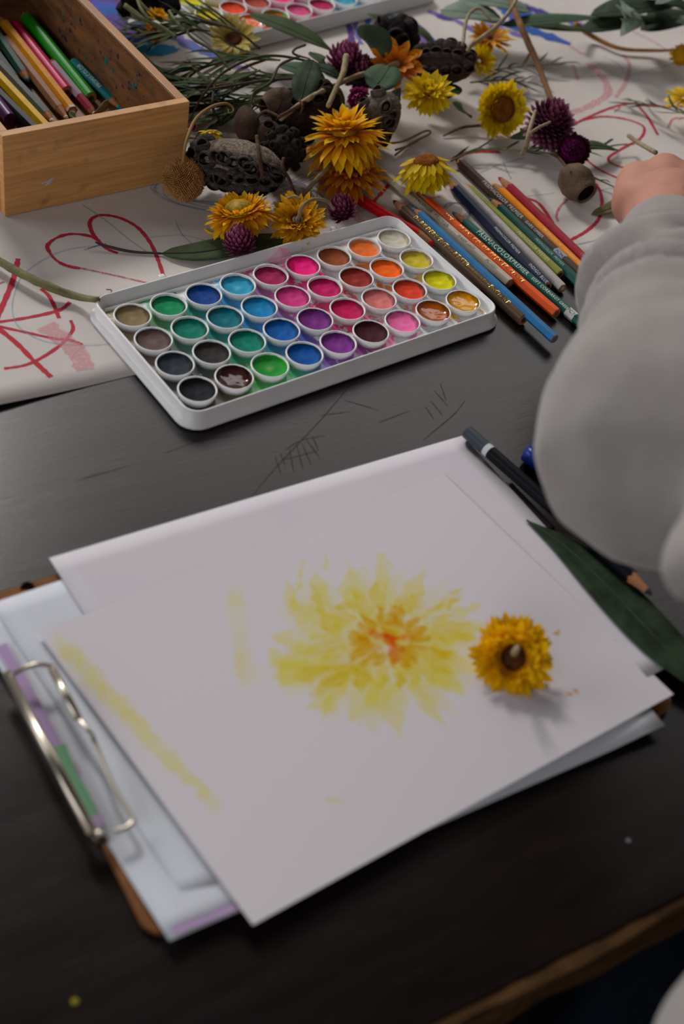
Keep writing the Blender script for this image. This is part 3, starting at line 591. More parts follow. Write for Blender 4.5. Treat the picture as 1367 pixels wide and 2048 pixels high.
z2=.018
flower(595,440,z2,cax(-.02,.35,.92),RAD(595,437,z2,58),'golden everlasting flower lying on its face with curved grey stem, touching the palette edge',
 [(28,.82,-4,.22,.25,.24,-.1),(30,.76,12,.22,.2,.22,-.02),(26,.62,26,.22,.15,.2,.04),(20,.44,44,.2,.1,.18,.06)],gradmat('petal_gold_back',[(0,(120,62,6)),(.3,(196,124,8)),(.7,(230,170,14)),(1,(238,190,26))]),'stem',PALEC,cr_=.14,stem=[at(597,440,.020),at(603,415,.032),at(625,399,.034),at(652,402,.028),at(668,420,.022)],stemr=[.0016,.0010])
z3=.020
flower(478,426,z3,cax(-.12,.80,.55),RAD(478,424,z3,74),'wide golden everlasting flower tilted up with a closed olive centre, beside the purple bud',
 [(44,.50,-44,.15,-.2,.46,-.10),(44,.52,-20,.15,-.1,.46,-.02),(42,.46,2,.14,.1,.46,.04),(38,.38,22,.14,.2,.44,.08),(30,.28,44,.13,.2,.42,.12)],gradmat('petal_amber',[(0,(190,110,4)),(.4,(240,172,6)),(1,(246,194,20))]),'closed',OLV,cr_=.42,ch=.3)
z4=.026
flower(852,332,z4,cax(-.05,.82,.55),RAD(852,338,z4,56),'bright yellow everlasting flower with a raised flat brown centre, at the pencil tips',
 [(26,1.0,-62,.28,.2,.25,.0),(26,.98,-50,.28,.15,.28,.08),(24,.86,-38,.26,.1,.3,.16),(20,.62,-28,.24,0,.34,.22)],YEL,'disc',DISC,cr_=.50,ch=.34)
z5=.022
flower(1003,218,z5,cax(.45,-.36,.80),RAD(1003,221,z5,60),'round yellow everlasting flower with brown centre facing the dark purple blooms',
 [(34,.62,4,.2,.2,.36,-.14),(34,.62,20,.2,.25,.36,-.08),(30,.5,36,.18,.2,.38,-.02),(22,.34,52,.16,.2,.4,0)],YEL,'disc',DISC,cr_=.46,ch=.22)
z6=.030
flower(857,188,z6,cax(-.1,.45,.85),RAD(857,188,z6,56),'lemon yellow spiky everlasting flower in front of the dark cone',
 [(26,.88,-6,.24,-.1,.1,0),(28,.84,14,.24,.0,.1,.05),(24,.7,34,.23,.1,.1,.08),(16,.5,54,.22,.1,.08,.1),(9,.36,74,.2,.1,.03,.1)],YEL,'closed',mat('bud_yellow',(214,170,20),.7,.2,(180,130,16),nscale=200),cr_=.2,ch=.3)
z7=.034
flower(793,130,z7,cax(.15,.3,.94),RAD(793,130,z7,56),'burnt orange star-shaped everlasting flower with pale grey stem',
 [(12,.95,2,.36,.1,.1,0),(10,.8,14,.34,.1,.1,.03),(8,.55,30,.3,.1,.1,.05)],ORG,'receptacle',PALEC,cr_=.2,stem=[at(790,128,.040),at(760,141,.044),at(720,150,.046),at(690,162,.044),at(677,168,.042)],stemr=[.0024,.0020])
z8=.030
flower(978,78,z8,cax(.1,.6,.75),RAD(978,78,z8,48),'yellow-orange everlasting flower under the pale branch, upper of the pair',
 [(20,.95,-4,.22,-.1,.1,0),(18,.75,18,.22,.1,.12,.04)],gradmat('petal_ylor',[(0,(150,76,10)),(.45,(200,120,12)),(1,(230,186,24))]),'receptacle',DKC,cr_=.2)
flower(958,122,.022,cax(.45,.15,.85),RAD(958,122,.022,36),'small yellow everlasting flower seen edge-on beside the dark cone, lower of the pair',
 [(18,.95,10,.24,.2,.1,0),(14,.75,30,.22,.2,.12,.04)],YEL,None)
flower(466,80,.020,cax(.05,.35,.93),RAD(466,80,.020,52),'pale cream-yellow daisy-like flower with brown centre near the far palette',
 [(18,.78,6,.26,.15,.26,0),(18,.72,20,.24,.1,.28,.03)],PALE,'disc',DISCD,cr_=.36,ch=.12)
flower(316,36,.035,cax(.4,.6,.6),RAD(316,36,.03,26),'small orange-yellow flower head on green stems above the box, upper one',
 [(16,.9,10,.3,.2,.1,0),(14,.7,40,.3,.2,.1,.1)],GOLD,'disc',DISCD,cr_=.3,ch=.2,stem=[at(316,36,.035),at(290,15,.040),at(270,-10,.045)],stemm=STEMG)
flower(312,67,.028,cax(.1,.1,.95),RAD(312,67,.03,24),'small orange-yellow flower head on green stems above the box, lower one',
 [(14,.9,10,.3,.2,.1,0),(12,.7,40,.3,.2,.1,.1)],GOLDD,'disc',DISCD,cr_=.3,ch=.2,stem=[at(312,65,.03),at(285,35,.034),at(250,8,.036)],stemm=STEMG)
flower(424,265,.024,cax(0,.95,.3),RAD(424,265,.02,27),'little yellow flower peeking over the big dark seed cone by the box',
 [(16,.95,-35,.28,-.1,.1,0),(14,.8,-10,.26,-.1,.1,.1)],YEL,'disc',mat('disc_straw',(190,150,70),.8,.2),cr_=.45,ch=.2)
flower(1366,196,.022,cax(-.3,.6,.7),RAD(1360,196,.02,38),'yellow flower with green needle leaves at the right, above the hand',
 [(18,.95,0,.22,.1,.1,0),(16,.8,24,.2,.1,.1,.05)],YEL,None)
flower(1366,110,.016,cax(-.75,-.1,.55),RAD(1366,108,.016,26),'closed golden flower head on a long tan stem at the right',
 [(16,.8,62,.34,.3,.5,-.3),(12,.8,50,.3,.5,.5,0)],GOLD,'closed',mat('bud_gold',(176,130,16),.7,.2,(150,100,14),nscale=200),cr_=.75,ch=.7,stem=[at(1348,100,.014),at(1310,101,.006),at(1240,97,.005),at(1185,73,.006),at(1150,48,.02)],stemr=[.0012,.0028],stemm=mat('tan_stem',(166,120,66),.7,.3,(140,98,54),nscale=80))
z15=.019
flower(1025,1315,z15,cax(.02,.12,.98),RAD(1025,1310,z15,92),'single golden everlasting flower lying face down on the painted sheet with a short stem stub',
 [(36,.62,-6,.2,.1,.3,-.12),(36,.62,10,.19,.1,.3,-.05),(34,.54,26,.18,.0,.28,.02),(30,.42,42,.17,.1,.26,.06),(20,.28,56,.16,.1,.26,.08)],GOLDD.copy() if False else gradmat('petal_sun',[(0,(120,54,4)),(.22,(220,142,6)),(.55,(248,188,8)),(1,(252,212,24))]),'stem',DKC,cr_=.34,stem=[at(1027,1307,.022),at(1034,1296,.038)],stemr=[.0022,.0017],stemm=PALEC,group=None)
# purple ones
def globe(u,v,z,pxr,label,m,ax=(0,1,.4),n=120,L=.55,w=.2,name='dried_flower',spread=1.0,core=(60,20,40),group='purple everlasting blooms',tip_curl=.3,stem=None):
    rad=RAD(u,v,z,pxr); c=at(u,v,z); F_=thing(name,label,'flower',c,group); B=basis(cax(*ax)).to_4x4()
    me0=lathe([(rad*.1,-rad*.62),(rad*.45,-rad*.5),(rad*.66,0),(rad*.5,rad*.42),(rad*.15,rad*.6)],16); o=link('flower_core',me0,mat('core%d'%sum(core),core,.8,.2),F_,smooth=True); o.matrix_local=B
    pm=petal_mesh(rad*L,rad*w,tip_curl,.3,seg=4); vs=[];fs=[];uv=[]; l=pm.uv_layers[0].data; d={}
    for lp in pm.loops: d[lp.vertex_index]=tuple(l[lp.index].uv)
    for k in range(n):
        t=(k+.5)/n; phi=k*2.39996; cz=1-2*t*.93; sz=math.sqrt(max(0,1-cz*cz)); nrm=Vector((sz*math.cos(phi),sz*math.sin(phi),cz))
        up=Vector((0,0,1)); tang_=(up-nrm*cz); tang_=tang_.normalized() if tang_.length>.05 else Vector((1,0,0))
        y=(tang_*(.75)+nrm*(.42*spread+R.uniform(-.1,.15))).normalized(); x=y.cross(nrm).normalized(); zz=x.cross(y)
        M=Matrix((x,y,zz)).transposed().to_4x4(); M=Matrix.Translation(nrm*rad*.62-y*rad*L*.35)@M@Matrix.Scale(R.uniform(.8,1.15),4)
        M=B@M; o_=len(vs); vs+=[M@q.co for q in pm.vertices]; fs+=[tuple(o_+i for i in p.vertices) for p in pm.polygons]; uv+=[d[i] for i in range(len(pm.vertices))]
    link('bracts',mesh(vs,fs,uv=uv),m,F_,smooth=True,kind='stuff')
    if stem: link('stem',tube(spline([p-c for p in stem],6),.0011,7),STEM,F_,smooth=True)
    return F_
globe(478,484,.016,40,'purple everlasting bud resting on the long grey-green leaf behind the palette',PURP,(-.2,.9,.4))
globe(683,418,.016,36,'purple everlasting bud between the golden flower and the red pencil',PURP,(-.3,.7,.5),n=110)
globe(692,122,.030,46,'dusty purple bloom with pale crossing stem, left of the orange star flower',PURP,(0,.6,.7),n=130,spread=1.4)
globe(722,146,.024,42,'dark purple bloom crowded behind the grey stem fork',PURD,(.2,.4,.8),n=120,spread=1.3)
globe(716,196,.022,24,'small magenta bud hanging below the grey stem fork',MAG,(0,-.7,.6),n=70,spread=.7,w=.35,L=.8)
globe(1098,250,.026,58,'large ragged dark purple bloom beside the round yellow flower',PURD,(.3,.6,.6),n=220,spread=1.15,L=.50,w=.2,tip_curl=1.4,core=(30,12,22))
globe(1146,300,.022,40,'dark purple bloom with magenta heart above the urn-shaped gumnut',gradmat('bract_heart',[(0,(30,10,24)),(.5,(50,14,34)),(1,(74,26,50))],transl=.1),(.1,-.3,.9),n=120,spread=1.0,L=.5,core=(120,24,90))
globe(1143,303,.030,17,'magenta inner bracts of the dark bloom above the gumnut',MAG,(.1,-.3,.9),n=40,spread=.8,w=.3) if False else None
globe(385,252,.02,9,'tiny magenta bud caught between the box corner and little yellow flower',MAG,(0,-.8,.5),n=30,w=.4,L=.9)
# ---------------------------------------------------------------- seed cones, gumnuts, ball
def cone_thing(u,v,z,lpx,rpx,axis,label,fol,bodycol=((176,158,140),(104,92,82)),lip=(50,44,42),dir_=None,openf=.6,fuzz=True,fsize=.24,group='dried banksia seed cones'):
    """axis: long direction (image r,u,toward)"""
    c=at(u,v,z); mp_=mpp(c); Lh=lpx*.5*mp_; rr=rpx*mp_; A=cax(*axis); B=frame(A).to_3x3().to_4x4()
    t=thing('seed_cone',label,'seed cone',c,group)
    bm=bmesh.new(); bmesh.ops.create_icosphere(bm,subdivisions=5,radius=1)
    for q in bm.verts:
        p=q.co.copy(); s=1+.05*noise.noise(p*3)+.035*noise.noise(p*14)+.02*noise.noise(p*40)
        q.co=Vector((p.x*rr*s*.82,p.y*rr*s*.82,p.z*Lh*s*(.96)))
    me=bm_mesh(bm); o=link('cone_body',me,mat('cone%d_%d'%(bodycol[0][0],bodycol[1][0]),bodycol[0],.95,.1,bodycol[1],nscale=420,bump=1.0,bscale=1300),t,smooth=True); o.matrix_local=B
    # follicle: two woody lips around an open mouth
    fr=rr*fsize*1.5
    def foll(op):
        vs=[];fs=[];S=18
        prof=[(1.15,-.35),(1.12,.15),(1.0,.52),(.86,.66),(.74,.60),(.55,.2),(.35,-.15)]
        for r_,z_ in prof:
            for k in range(S):
                a=2*PI*k/S; x=math.cos(a)*r_; y=math.sin(a)*r_*(.45+.35*op if r_<.9 else .62+.2*op); zz=z_+(.30*abs(math.sin(a)) if r_>.7 else 0)-.12*abs(math.cos(a))**3
                vs.append((x*fr,y*fr,zz*fr))
        for i in range(len(prof)-1):
            for k in range(S): fs.append((i*S+k,i*S+(k+1)%S,(i+1)*S+(k+1)%S,(i+1)*S+k))
        fs.append(tuple((len(prof)-1)*S+k for k in range(S)))
        me=mesh(vs,fs); me.polygons.foreach_set('use_smooth',[True]*len(me.polygons)); me.materials.append(mat('lip%d'%lip[0],lip,.75,.3,tuple(int(x*1.9) for x in lip),nscale=300,bump=.6,bscale=700,ramp=(.4,.75)))
        # inside is darker
        me.materials.append(mat('mouth_dark',(18,14,14),.9,.1))
        for i,p in enumerate(me.polygons):
            if i>=4*S: p.material_index=1
        return me
    fm=[foll(.2),foll(.7),foll(1.0)]
    for (la,lo,ro) in fol:   # la: along axis -1..1, lo: degrees around
        a=math.radians(lo); zc=la*Lh*.96; rs=rr*.82*math.sqrt(max(.05,1-la*la)); n_=Vector((math.cos(a)/rr/1.0,math.sin(a)/rr,la/Lh)).normalized()
        p=Vector((math.cos(a)*rs,math.sin(a)*rs,zc)); o=D.objects.new('follicle',R.choice(fm)); COL.objects.link(o); o.parent=t
        o.matrix_local=B@Matrix.Translation(p)@frame(n_,math.radians(ro)).to_3x3().to_4x4()@Matrix.Scale(R.uniform(.85,1.12),4)
    return t
def camang(axis):   # angle around the axis that faces the camera
    A=cax(*axis); B=frame(A).to_3x3(); v=B.inverted()@(-FWD); return math.degrees(math.atan2(v.y,v.x))
ax=(.96,-.18,.1); ca=camang(ax); F_=[]
for la in np.linspace(-.62,.85,8):
    for dl in (-80,-45,-12,20,52,84):
        F_.append((la+R.uniform(-.05,.05),ca+dl*(-1)+R.uniform(-8,8),90+R.uniform(-25,25)))
Bx=frame(cax(*ax)).to_3x3(); F_=[f for f in F_ if (Bx@Vector((math.cos(math.radians(f[1])),math.sin(math.radians(f[1])),0))).dot(CU)<.22]+[(-.93,ca+k*72,R.uniform(0,180)) for k in range(5)]+[(-.75,ca+30+k*60,90) for k in range(6)]
cone_thing(476,328,.028,192,58,ax,'large black and grey seed cone with open follicles, beside the box and brown ball',F_,fsize=.19)
cone_thing(752,240,.026,130,52,(.5,.6,.6),'grey furry seed cone with round dark holes behind the largest golden flower',[(R.uniform(-.6,.8),camang((.5,.6,.6))+R.uniform(-75,75),R.uniform(0,90)) for _ in range(20)],bodycol=((140,130,116),(96,86,76)),lip=(62,54,50),fsize=.17)
cone_thing(885,130,.026,130,46,(.9,-.1,.3),'dark brown seed cone between the orange star flower and the upper yellow pair',[(la,camang((.9,-.1,.3))+dl,90) for la in np.linspace(-.7,.9,6) for dl in (-60,-15,35)],bodycol=((92,76,64),(56,46,42)),lip=(52,44,42),fsize=.20)
cone_thing(788,78,.024,90,44,(.3,.5,.8),'black rounded seed cone behind the round green leaf',[(R.uniform(-.5,.9),R.uniform(0,360),R.uniform(0,90)) for _ in range(16)],bodycol=((44,38,38),(26,22,22)),lip=(26,22,22),fsize=.25)
cone_thing(612,225,.028,150,62,(.9,.3,.2),'dark shadowed seed cone under the twigs left of the purple blooms',[(la,R.uniform(0,360),90) for la in np.linspace(-.8,.8,18)],bodycol=((64,50,42),(36,28,26)),lip=(34,27,25),fsize=.15)
cone_thing(300,-6,.030,130,44,(.9,.1,.2),'black seed cone behind the far corner of the box',[(la,R.uniform(0,360),90) for la in np.linspace(-.8,.8,14)],bodycol=((40,30,28),(22,16,16)),lip=(22,16,16),fsize=.26)
# knobbly cluster of small gumnuts
def cluster(u,v,z,pxr,n,label,col,rn,sq=1.0):
    c=at(u,v,z); rad=pxr*mpp(c); t=thing('nut_cluster',label,'seed pod',c,'clustered gumnuts'); m=mat('nut%d'%col[0],col,.85,.2,tuple(int(x*.6) for x in col),nscale=200,bump=.7)
    link('cluster_core',lathe([(rad*.2,-rad*.7),(rad*.7,-rad*.4),(rad*.8,0),(rad*.6,rad*.5),(rad*.2,rad*.7)],16),m,t,smooth=True)
    nm=lathe([(.2,-.7),(.7,-.5),(.9,0),(.75,.55),(.45,.75),(.4,.6),(.3,.3)],12); nm.materials.append(m); nm.polygons.foreach_set('use_smooth',[True]*len(nm.polygons))
    for k in range(n):
        tt=(k+.5)/n; phi=k*2.39996; cz=1-2*tt; sz=math.sqrt(1-cz*cz); nr=Vector((sz*math.cos(phi),sz*math.sin(phi),cz))
        if nr.z<-.75: continue
        o=D.objects.new('nut',nm); COL.objects.link(o); o.parent=t; o.matrix_local=Matrix.Translation(nr*rad*.8)@frame(nr).to_3x3().to_4x4()@Matrix.Scale(rad*rn*R.uniform(.8,1.15),4)
cluster(566,300,.026,50,34,'greenish-brown knobbly gumnut cluster between the big cone and the largest flower',(74,68,56),.26)
def gumnut(u,v,z,pxr,axis,label,col,long_=1.2,stem=None,mouth=.6,group='gumnuts with open mouths'):
    c=at(u,v,z); r_=pxr*mpp(c); t=thing('gumnut',label,'seed pod',c,group); B=frame(cax(*axis)).to_3x3().to_4x4()
    m=mat('gum%d_%d'%(col[0],col[1]),col,.8,.25,tuple(int(x*.72) for x in col),nscale=90,bump=.35,bscale=500)
    L_=long_; me=lathe([(r_*.12,-r_*1.02*L_),(r_*.5,-r_*.86*L_),(r_*.86,-r_*.5*L_),(r_,0),(r_*.9,r_*.45*L_),(r_*mouth*1.06,r_*.78*L_),(r_*mouth*1.08,r_*.9*L_),(r_*mouth*.95,r_*.93*L_),(r_*mouth*.85,r_*.8*L_)],28)
    bm=bmesh.new(); bm.from_mesh(me); bm.faces.ensure_lookup_table(); bmesh.ops.delete(bm,geom=[bm.faces[-1]],context='FACES'); me=bm_mesh(bm)
    o=link('shell',me,m,t,smooth=True); o.matrix_local=B
    o=link('mouth',lathe([(r_*mouth*.86,r_*.82*L_),(r_*mouth*.8,r_*.4*L_),(r_*mouth*.3,r_*.2*L_)][::-1],24),mat('mouth_dark',(18,14,14),.9,.1),t,smooth=True,label='dark hollow inside'); o.matrix_local=B
    if stem: link('stem',tube(spline([p-c for p in stem],6),[.0012,.0016],7),STEMB,t,smooth=True)
    return t
gumnut(1152,364,.0155,36,(.45,-.72,.45),'large smooth grey-brown urn-shaped gumnut with dark opening, near the hand',(112,90,70),1.15,mouth=.62,stem=[at(1142,346,.026),at(1122,322,.02),at(1105,300,.012)],group=None)
gumnut(494,250,.028,27,(.15,-.95,.1),'brown bell-shaped gumnut standing behind the big cone, first from the box',(88,66,54),1.45,stem=[at(500,222,.032),at(505,212,.034),at(507,200,.03)])
gumnut(536,266,.026,26,(.1,.4,.8),'round brown gumnut showing its hole, behind the big cone',(84,64,54),1.05,mouth=.42)
gumnut(556,205,.030,30,(-.6,-.3,.3),'pale brown gumnut lying among the dark twigs',(104,84,64),1.3,stem=[at(580,200,.034),at(610,188,.038),at(650,170,.04)])
gumnut(655,200,.034,34,(.3,-.5,.5),'wrinkled brown gumnut under the grey stem fork',(92,72,54),1.1,mouth=.4)
# drumstick ball
c=at(367,359,.0175); rb=42*mpp(c); t=thing('seed_ball','round tan drumstick seed ball with a curling dry stalk, leaning on the box corner','seed ball',c)
bm=bmesh.new(); bmesh.ops.create_icosphere(bm,subdivisions=4,radius=rb*.93); link('ball',bm_mesh(bm),mat('ball_brown',(112,76,42),.9,.1,(84,54,30),nscale=300),t,smooth=True)
vs=[];fs=[]
for k in range(1500):
    tt=(k+.5)/1500; phi=k*2.39996; cz=1-2*tt; sz=math.sqrt(1-cz*cz); n_=Vector((sz*math.cos(phi),sz*math.sin(phi),cz)); M=frame(n_).to_3x3(); b0=len(vs); s=rb*.034*R.uniform(.8,1.25); h=rb*R.uniform(.06,.15)
    for a in range(5): vs.append(n_*rb*.90+M@Vector((s*math.cos(a*1.2566),s*math.sin(a*1.2566),0)))
    for a in range(5): vs.append(n_*(rb*.92+h)+M@Vector((s*.7*math.cos(a*1.2566),s*.7*math.sin(a*1.2566),0)))
    fs+=[(b0+a,b0+(a+1)%5,b0+5+(a+1)%5,b0+5+a) for a in range(5)]+[tuple(b0+5+a for a in range(5))]
link('bristles',mesh(vs,fs),mat('bristle_tan',(206,156,98),.85,.1,(168,120,70),nscale=300),t,kind='stuff')
stp=[at(365,326,.034),at(372,285,.050),at(390,240,.056),at(420,215,.054),at(448,207,.050),at(463,212,.046),at(466,222,.044),at(458,226,.044),at(456,219,.045)]
link('stalk',tube(spline([p-c for p in stp],7),[.0010,.0014,.0006,.0004],7),mat('straw_stalk',(150,122,80),.7,.2),t,smooth=True)
# ---------------------------------------------------------------- leaves and stems
LEAFG=mat('leaf_greygreen',(78,92,62),.65,.12,(64,78,52),nscale=70,bump=.25,bscale=160,transl=.1)
LEAFD=mat('leaf_dark',(58,74,54),.6,.15,(36,48,34),nscale=50,bump=.3,bscale=140,transl=.1)
LEAFB=mat('leaf_blue',(80,102,80),.65,.12,(68,88,68),nscale=60,bump=.3,bscale=150,transl=.12)
LEAFP=mat('leaf_pale',(132,146,132),.7,.25,(112,128,112),nscale=60,bump=.3,bscale=150,transl=.12)
LEAFT=mat('leaf_tan',(120,108,74),.7,.25,(96,88,60),nscale=60,bump=.3,bscale=150,transl=.1)
NEED=mat('needle_green',(72,88,44),.6,.15,(50,64,32),nscale=60,transl=.1)
NEED2=mat('needle_dark',(42,62,36),.6,.15,(32,50,28),nscale=60,transl=.1)
NEED3=mat('needle_brown',(92,78,58),.7,.2,(76,66,48),nscale=60,transl=.1)
def leaf_mesh(pts3,wid,prof='lance',fold=.12,wave=0,seg=18):
    """pts3: centreline, wid: full width in metres"""
    P=spline(pts3,max(2,seg//(len(pts3)-1))); n=len(P); vs=[];fs=[]
    for i,p in enumerate(P):
        t=i/(n-1); tg=(P[min(i+1,n-1)]-P[max(i-1,0)]).normalized(); s=tg.cross(Vector((0,0,1)))
        s=s.normalized() if s.length>.05 else CR.copy(); nn=s.cross(tg).normalized()
        if prof=='lance': w=math.sin(PI*min(1,t**.8))**.75*(1-.25*t)
        elif prof=='oval': w=math.sqrt(max(0,1-(2*t-1)**2))
        elif prof=='needle': w=min(1,.4+t*3)*min(1,(1-t)*3+.03)
        else: w=math.sin(PI*t)
        w=max(w,.015)*wid*.5
        for k in (-1,-.5,0,.5,1): vs.append(p+s*k*w+nn*(abs(k)*w*fold+wave*wid*math.sin(t*11+k*2)*abs(k)))
    for i in range(n-1):
        for k in range(4): fs.append((i*5+k,i*5+k+1,(i+1)*5+k+1,(i+1)*5+k))
    me=mesh(vs,fs); return me
def leaf(pts,wpx,m,label=None,parent=None,prof='lance',group=None,fold=.12,wave=0,stem=None,stemm=None,name='leaf',thick=.0004):
    P=[at(*p) for p in pts]; mid=P[len(P)//2]; w=wpx*mpp(mid)*(1.3 if abs(P[-1].z-P[0].z)<.02 and wpx>15 and wpx<110 else 1)
    if parent is None:
        c=P[0].copy(); t=thing('dried_leaf' if name=='leaf' else name,label,'leaf',c,group); off=c
        o=link('leaf_blade',leaf_mesh([p-c for p in P],w,prof,fold,wave),m,t,smooth=True)
        md=o.modifiers.new('t','SOLIDIFY'); md.thickness=thick
        link('midrib',tube(spline([p-c+Vector((0,0,.0002)) for p in P],6),[.0005,.0003],5),stemm or m,t,smooth=True)
        if stem: link('stalk',tube(spline([at(*p)-c for p in stem],6),[.0008,.0011,.0005],6),stemm or STEMB,t,smooth=True)
        return t
    c=parent.location; o=link(name,leaf_mesh([p-c for p in P],w,prof,fold,wave,seg=10),m,parent,smooth=True); return o
GL='single gum leaves on the table'
leaf([(322,507,.002),(400,504,.004),(480,490,.004),(570,478,.003),(650,470,.002)],56,LEAFG,'long grey-green gum leaf tucked behind the palette under the purple bud',fold=.05,stem=[(322,507,.002),(260,503,.002),(205,490,.004),(190,484,.005)],stemm=mat('leaf_stalk_dark',(70,54,60),.6,.3),group=None)
leaf([(1052,1040,.0090),(1135,1098,.0092),(1225,1185,.0092),(1320,1285,.0090),(1420,1372,.0085),(1580,1500,.0080)],84,LEAFD,'large dark green gum leaf lying across the right edge of the painted sheet',fold=.08,group=None,stemm=LEAFG,prof='x')
leaf([(500,28,.03),(560,50,.034),(630,82,.030),(668,104,.022)],50,LEAFG,'long grey-green leaf reaching from the far palette to the dusty purple bloom',fold=.15,group=None)
leaf([(752,112,.034),(748,92,.044),(747,70,.056),(749,50,.066)],78,mat('leaf_round_green',(66,82,62),.6,.3,(84,76,60),nscale=22,ramp=(.5,.72),transl=.1),'round dark green leaf with brown blotches in front of the black cone',prof='oval',group=None)
leaf([(745,178,.044),(762,158,.048),(780,130,.044)],56,LEAFB,'rounded blue-green leaf under the orange star flower',prof='oval',group=None)
leaf([(600,205,.046),(612,160,.052),(625,120,.044)],42,LEAFD,'upright dark green oval leaf left of the purple blooms',prof='oval',group=None,wave=.04)
leaf([(560,128,.03),(605,140,.034),(650,158,.03)],44,LEAFB,'broad blue-green leaf behind the upright dark leaf',prof='oval',group=None)
leaf([(618,128,.04),(655,140,.045),(690,160,.04)],34,LEAFD,'dark glossy leaf pointing to the grey stem fork',group=None)
leaf([(640,178,.03),(600,190,.036),(560,184,.03),(530,175,.02)],34,LEAFG,'curled green leaf above the pale gumnut',group=None)
leaf([(650,140,.02),(690,150,.022),(730,160,.02)],50,LEAFB,'blue-green leaf half hidden below the dusty purple bloom',prof='oval',group=None)
leaf([(620,104,.035),(640,118,.04),(655,132,.036)],24,LEAFG,'small green leaf curled beside the long grey-green leaf',group=None)
leaf([(915,190,.022),(900,180,.022),(870,195,.018),(840,205,.012)],40,LEAFD,'dark leaf beneath the lemon yellow spiky flower',group=None)
leaf([(905,205,.02),(928,222,.014),(942,236,.004)],28,LEAFG,'green leaf bent down beside the lemon yellow flower',group=None)
leaf([(800,215,.024),(785,200,.03),(800,175,.03)],30,LEAFD,'dark leaf between the furry cone and lemon yellow flower',group=None)
leaf([(1160,290,.014),(1200,292,.012),(1235,300,.006)],28,LEAFG,'short green leaf behind the dark bloom with magenta heart',group=None)
leaf([(1182,429,.001),(1225,414,.004),(1270,385,.008),(1300,370,.01)],26,LEAFT,'dry khaki leaf beside the wrist',group=None)
leaf([(1020,275,.008),(1050,268,.014),(1090,250,.014)],34,LEAFG,'green leaf under the round yellow flower and ragged purple bloom',group=None)
leaf([(880,20,.03),(935,25,.034),(1000,35,.03)],70,LEAFP,'pale silvery leaf behind the upper yellow flower',prof='oval',group=None,wave=.03)
leaf([(905,-10,.03),(990,5,.034),(1060,20,.03)],50,LEAFP,'second pale silvery leaf at the far edge',prof='oval',group=None,wave=.03)
leaf([(735,28,.012),(800,45,.016),(850,70,.014),(866,96,.008)],26,LEAFG,'narrow green leaf over the blue paint strokes',group=None)
# eucalyptus foliage top right
GT='dark gum leaves piled at the far right corner'
for k,(pts,w,m,lb) in enumerate([([(1000,52,.02),(1100,42,.03),(1200,35,.036)],40,LEAFB,'long bluish leaf trailing left from the far right pile'),([(1160,62,.02),(1240,48,.03),(1330,40,.03)],60,LEAFD,'dark leaf at the front of the far right pile'),
 ([(1180,30,.03),(1260,20,.04),(1360,8,.04)],64,LEAFD,'dark leaf on top of the far right pile'),([(1240,72,.03),(1262,40,.045),(1232,10,.05)],48,LEAFP,'pale crumpled leaf standing in the far right pile'),([(1285,58,.03),(1262,30,.05),(1240,0,.05)],34,LEAFP,'narrow pale leaf beside the crumpled one in the pile'),
 ([(1280,60,.02),(1340,42,.03),(1410,30,.03)],70,LEAFD,'broad dark leaf at the right end of the pile'),([(1300,-5,.04),(1340,6,.05),(1380,20,.05)],60,LEAFD,'dark leaf cut by the corner of the picture'),([(1310,8,.055),(1340,-5,.06),(1370,-18,.06)],22,LEAFP,'pale leaf tip at the far corner'),([(1345,50,.03),(1375,42,.035),(1400,30,.03)],30,LEAFP,'small pale leaf at the right end of the pile'),([(1060,52,.02),(1120,58,.024),(1185,62,.02)],30,LEAFG,'green leaf lying low left of the pile')]):
    leaf(pts,w,m,lb,group=GT,wave=.04 if m is LEAFP else .01,fold=.25)
# sticks
def stick(pts,r_,m,label,name='twig',group=None,jit=.08,seg=8,extra=()):
    P=[at(*p) for p in pts]; c=P[0].copy(); t=thing(name,label,'twig' if name!='dry_stalk' else 'stalk',c,group)
    link('main_stem',tube(spline([p-c for p in P],8),r_,seg,jit=jit),m,t,smooth=True)
    for e,er in extra: link('side_stem',tube(spline([at(*p)-c for p in e],8),er,seg,jit=jit),m,t,smooth=True)
    return t
TAN=mat('stick_tan',(150,114,84),.75,.25,(120,88,64),nscale=90,bump=.3)
BRC=mat('branch_pale',(164,148,120),.8,.2,(130,114,88),nscale=120,bump=.4)
stick([(-30,505,.006),(20,535,.007),(90,570,.008),(150,592,.006),(196,600,.014)],[.0026,.0030,.0021],STEMG,'thick pale green stalk curving over the sheet to the palette corner','dry_stalk')
stick([(186,600,.006),(205,592,.005),(221,586,.004),(222,580,.004),(212,579,.004)],[.0007,.0004],TAN,'tiny curled straw tendril at the palette corner')
stick([(1010,-30,.05),(1040,50,.04),(1075,130,.02),(1107,214,.004)],[.0030,.0030,.0024],TAN,'long straight tan stick slanting down beside the blue paint')
stick([(1040,-20,.075),(1020,20,.07),(990,55,.062),(945,88,.052),(934,102,.048)],[.0014,.0020,.0017],BRC,'pale bent branch crossing over the upper yellow flower',extra=[([(925,90,.05),(930,50,.055),(940,25,.055),(960,18,.055),(980,40,.05)],[.0016,.0012])])
stick([(692,112,.056),(686,145,.054),(672,175,.052),(656,212,.050)],[.0026,.0022,.0020],BRC,'grey forked stem crossing the dusty purple bloom',extra=[([(677,168,.05),(640,185,.05),(600,208,.046),(560,240,.04)],[.0018,.0022,.0016])])
stick([(556,235,.042),(600,210,.046),(640,180,.05),(672,170,.052)],[.0013,.0019,.0015],STEMB,'dark brown twig running from the grey fork over the shadowed cone',extra=[([(510,240,.034),(530,222,.04),(556,232,.042)],[.0009,.0011]),([(600,228,.04),(605,212,.05),(598,200,.05)],.0009)])
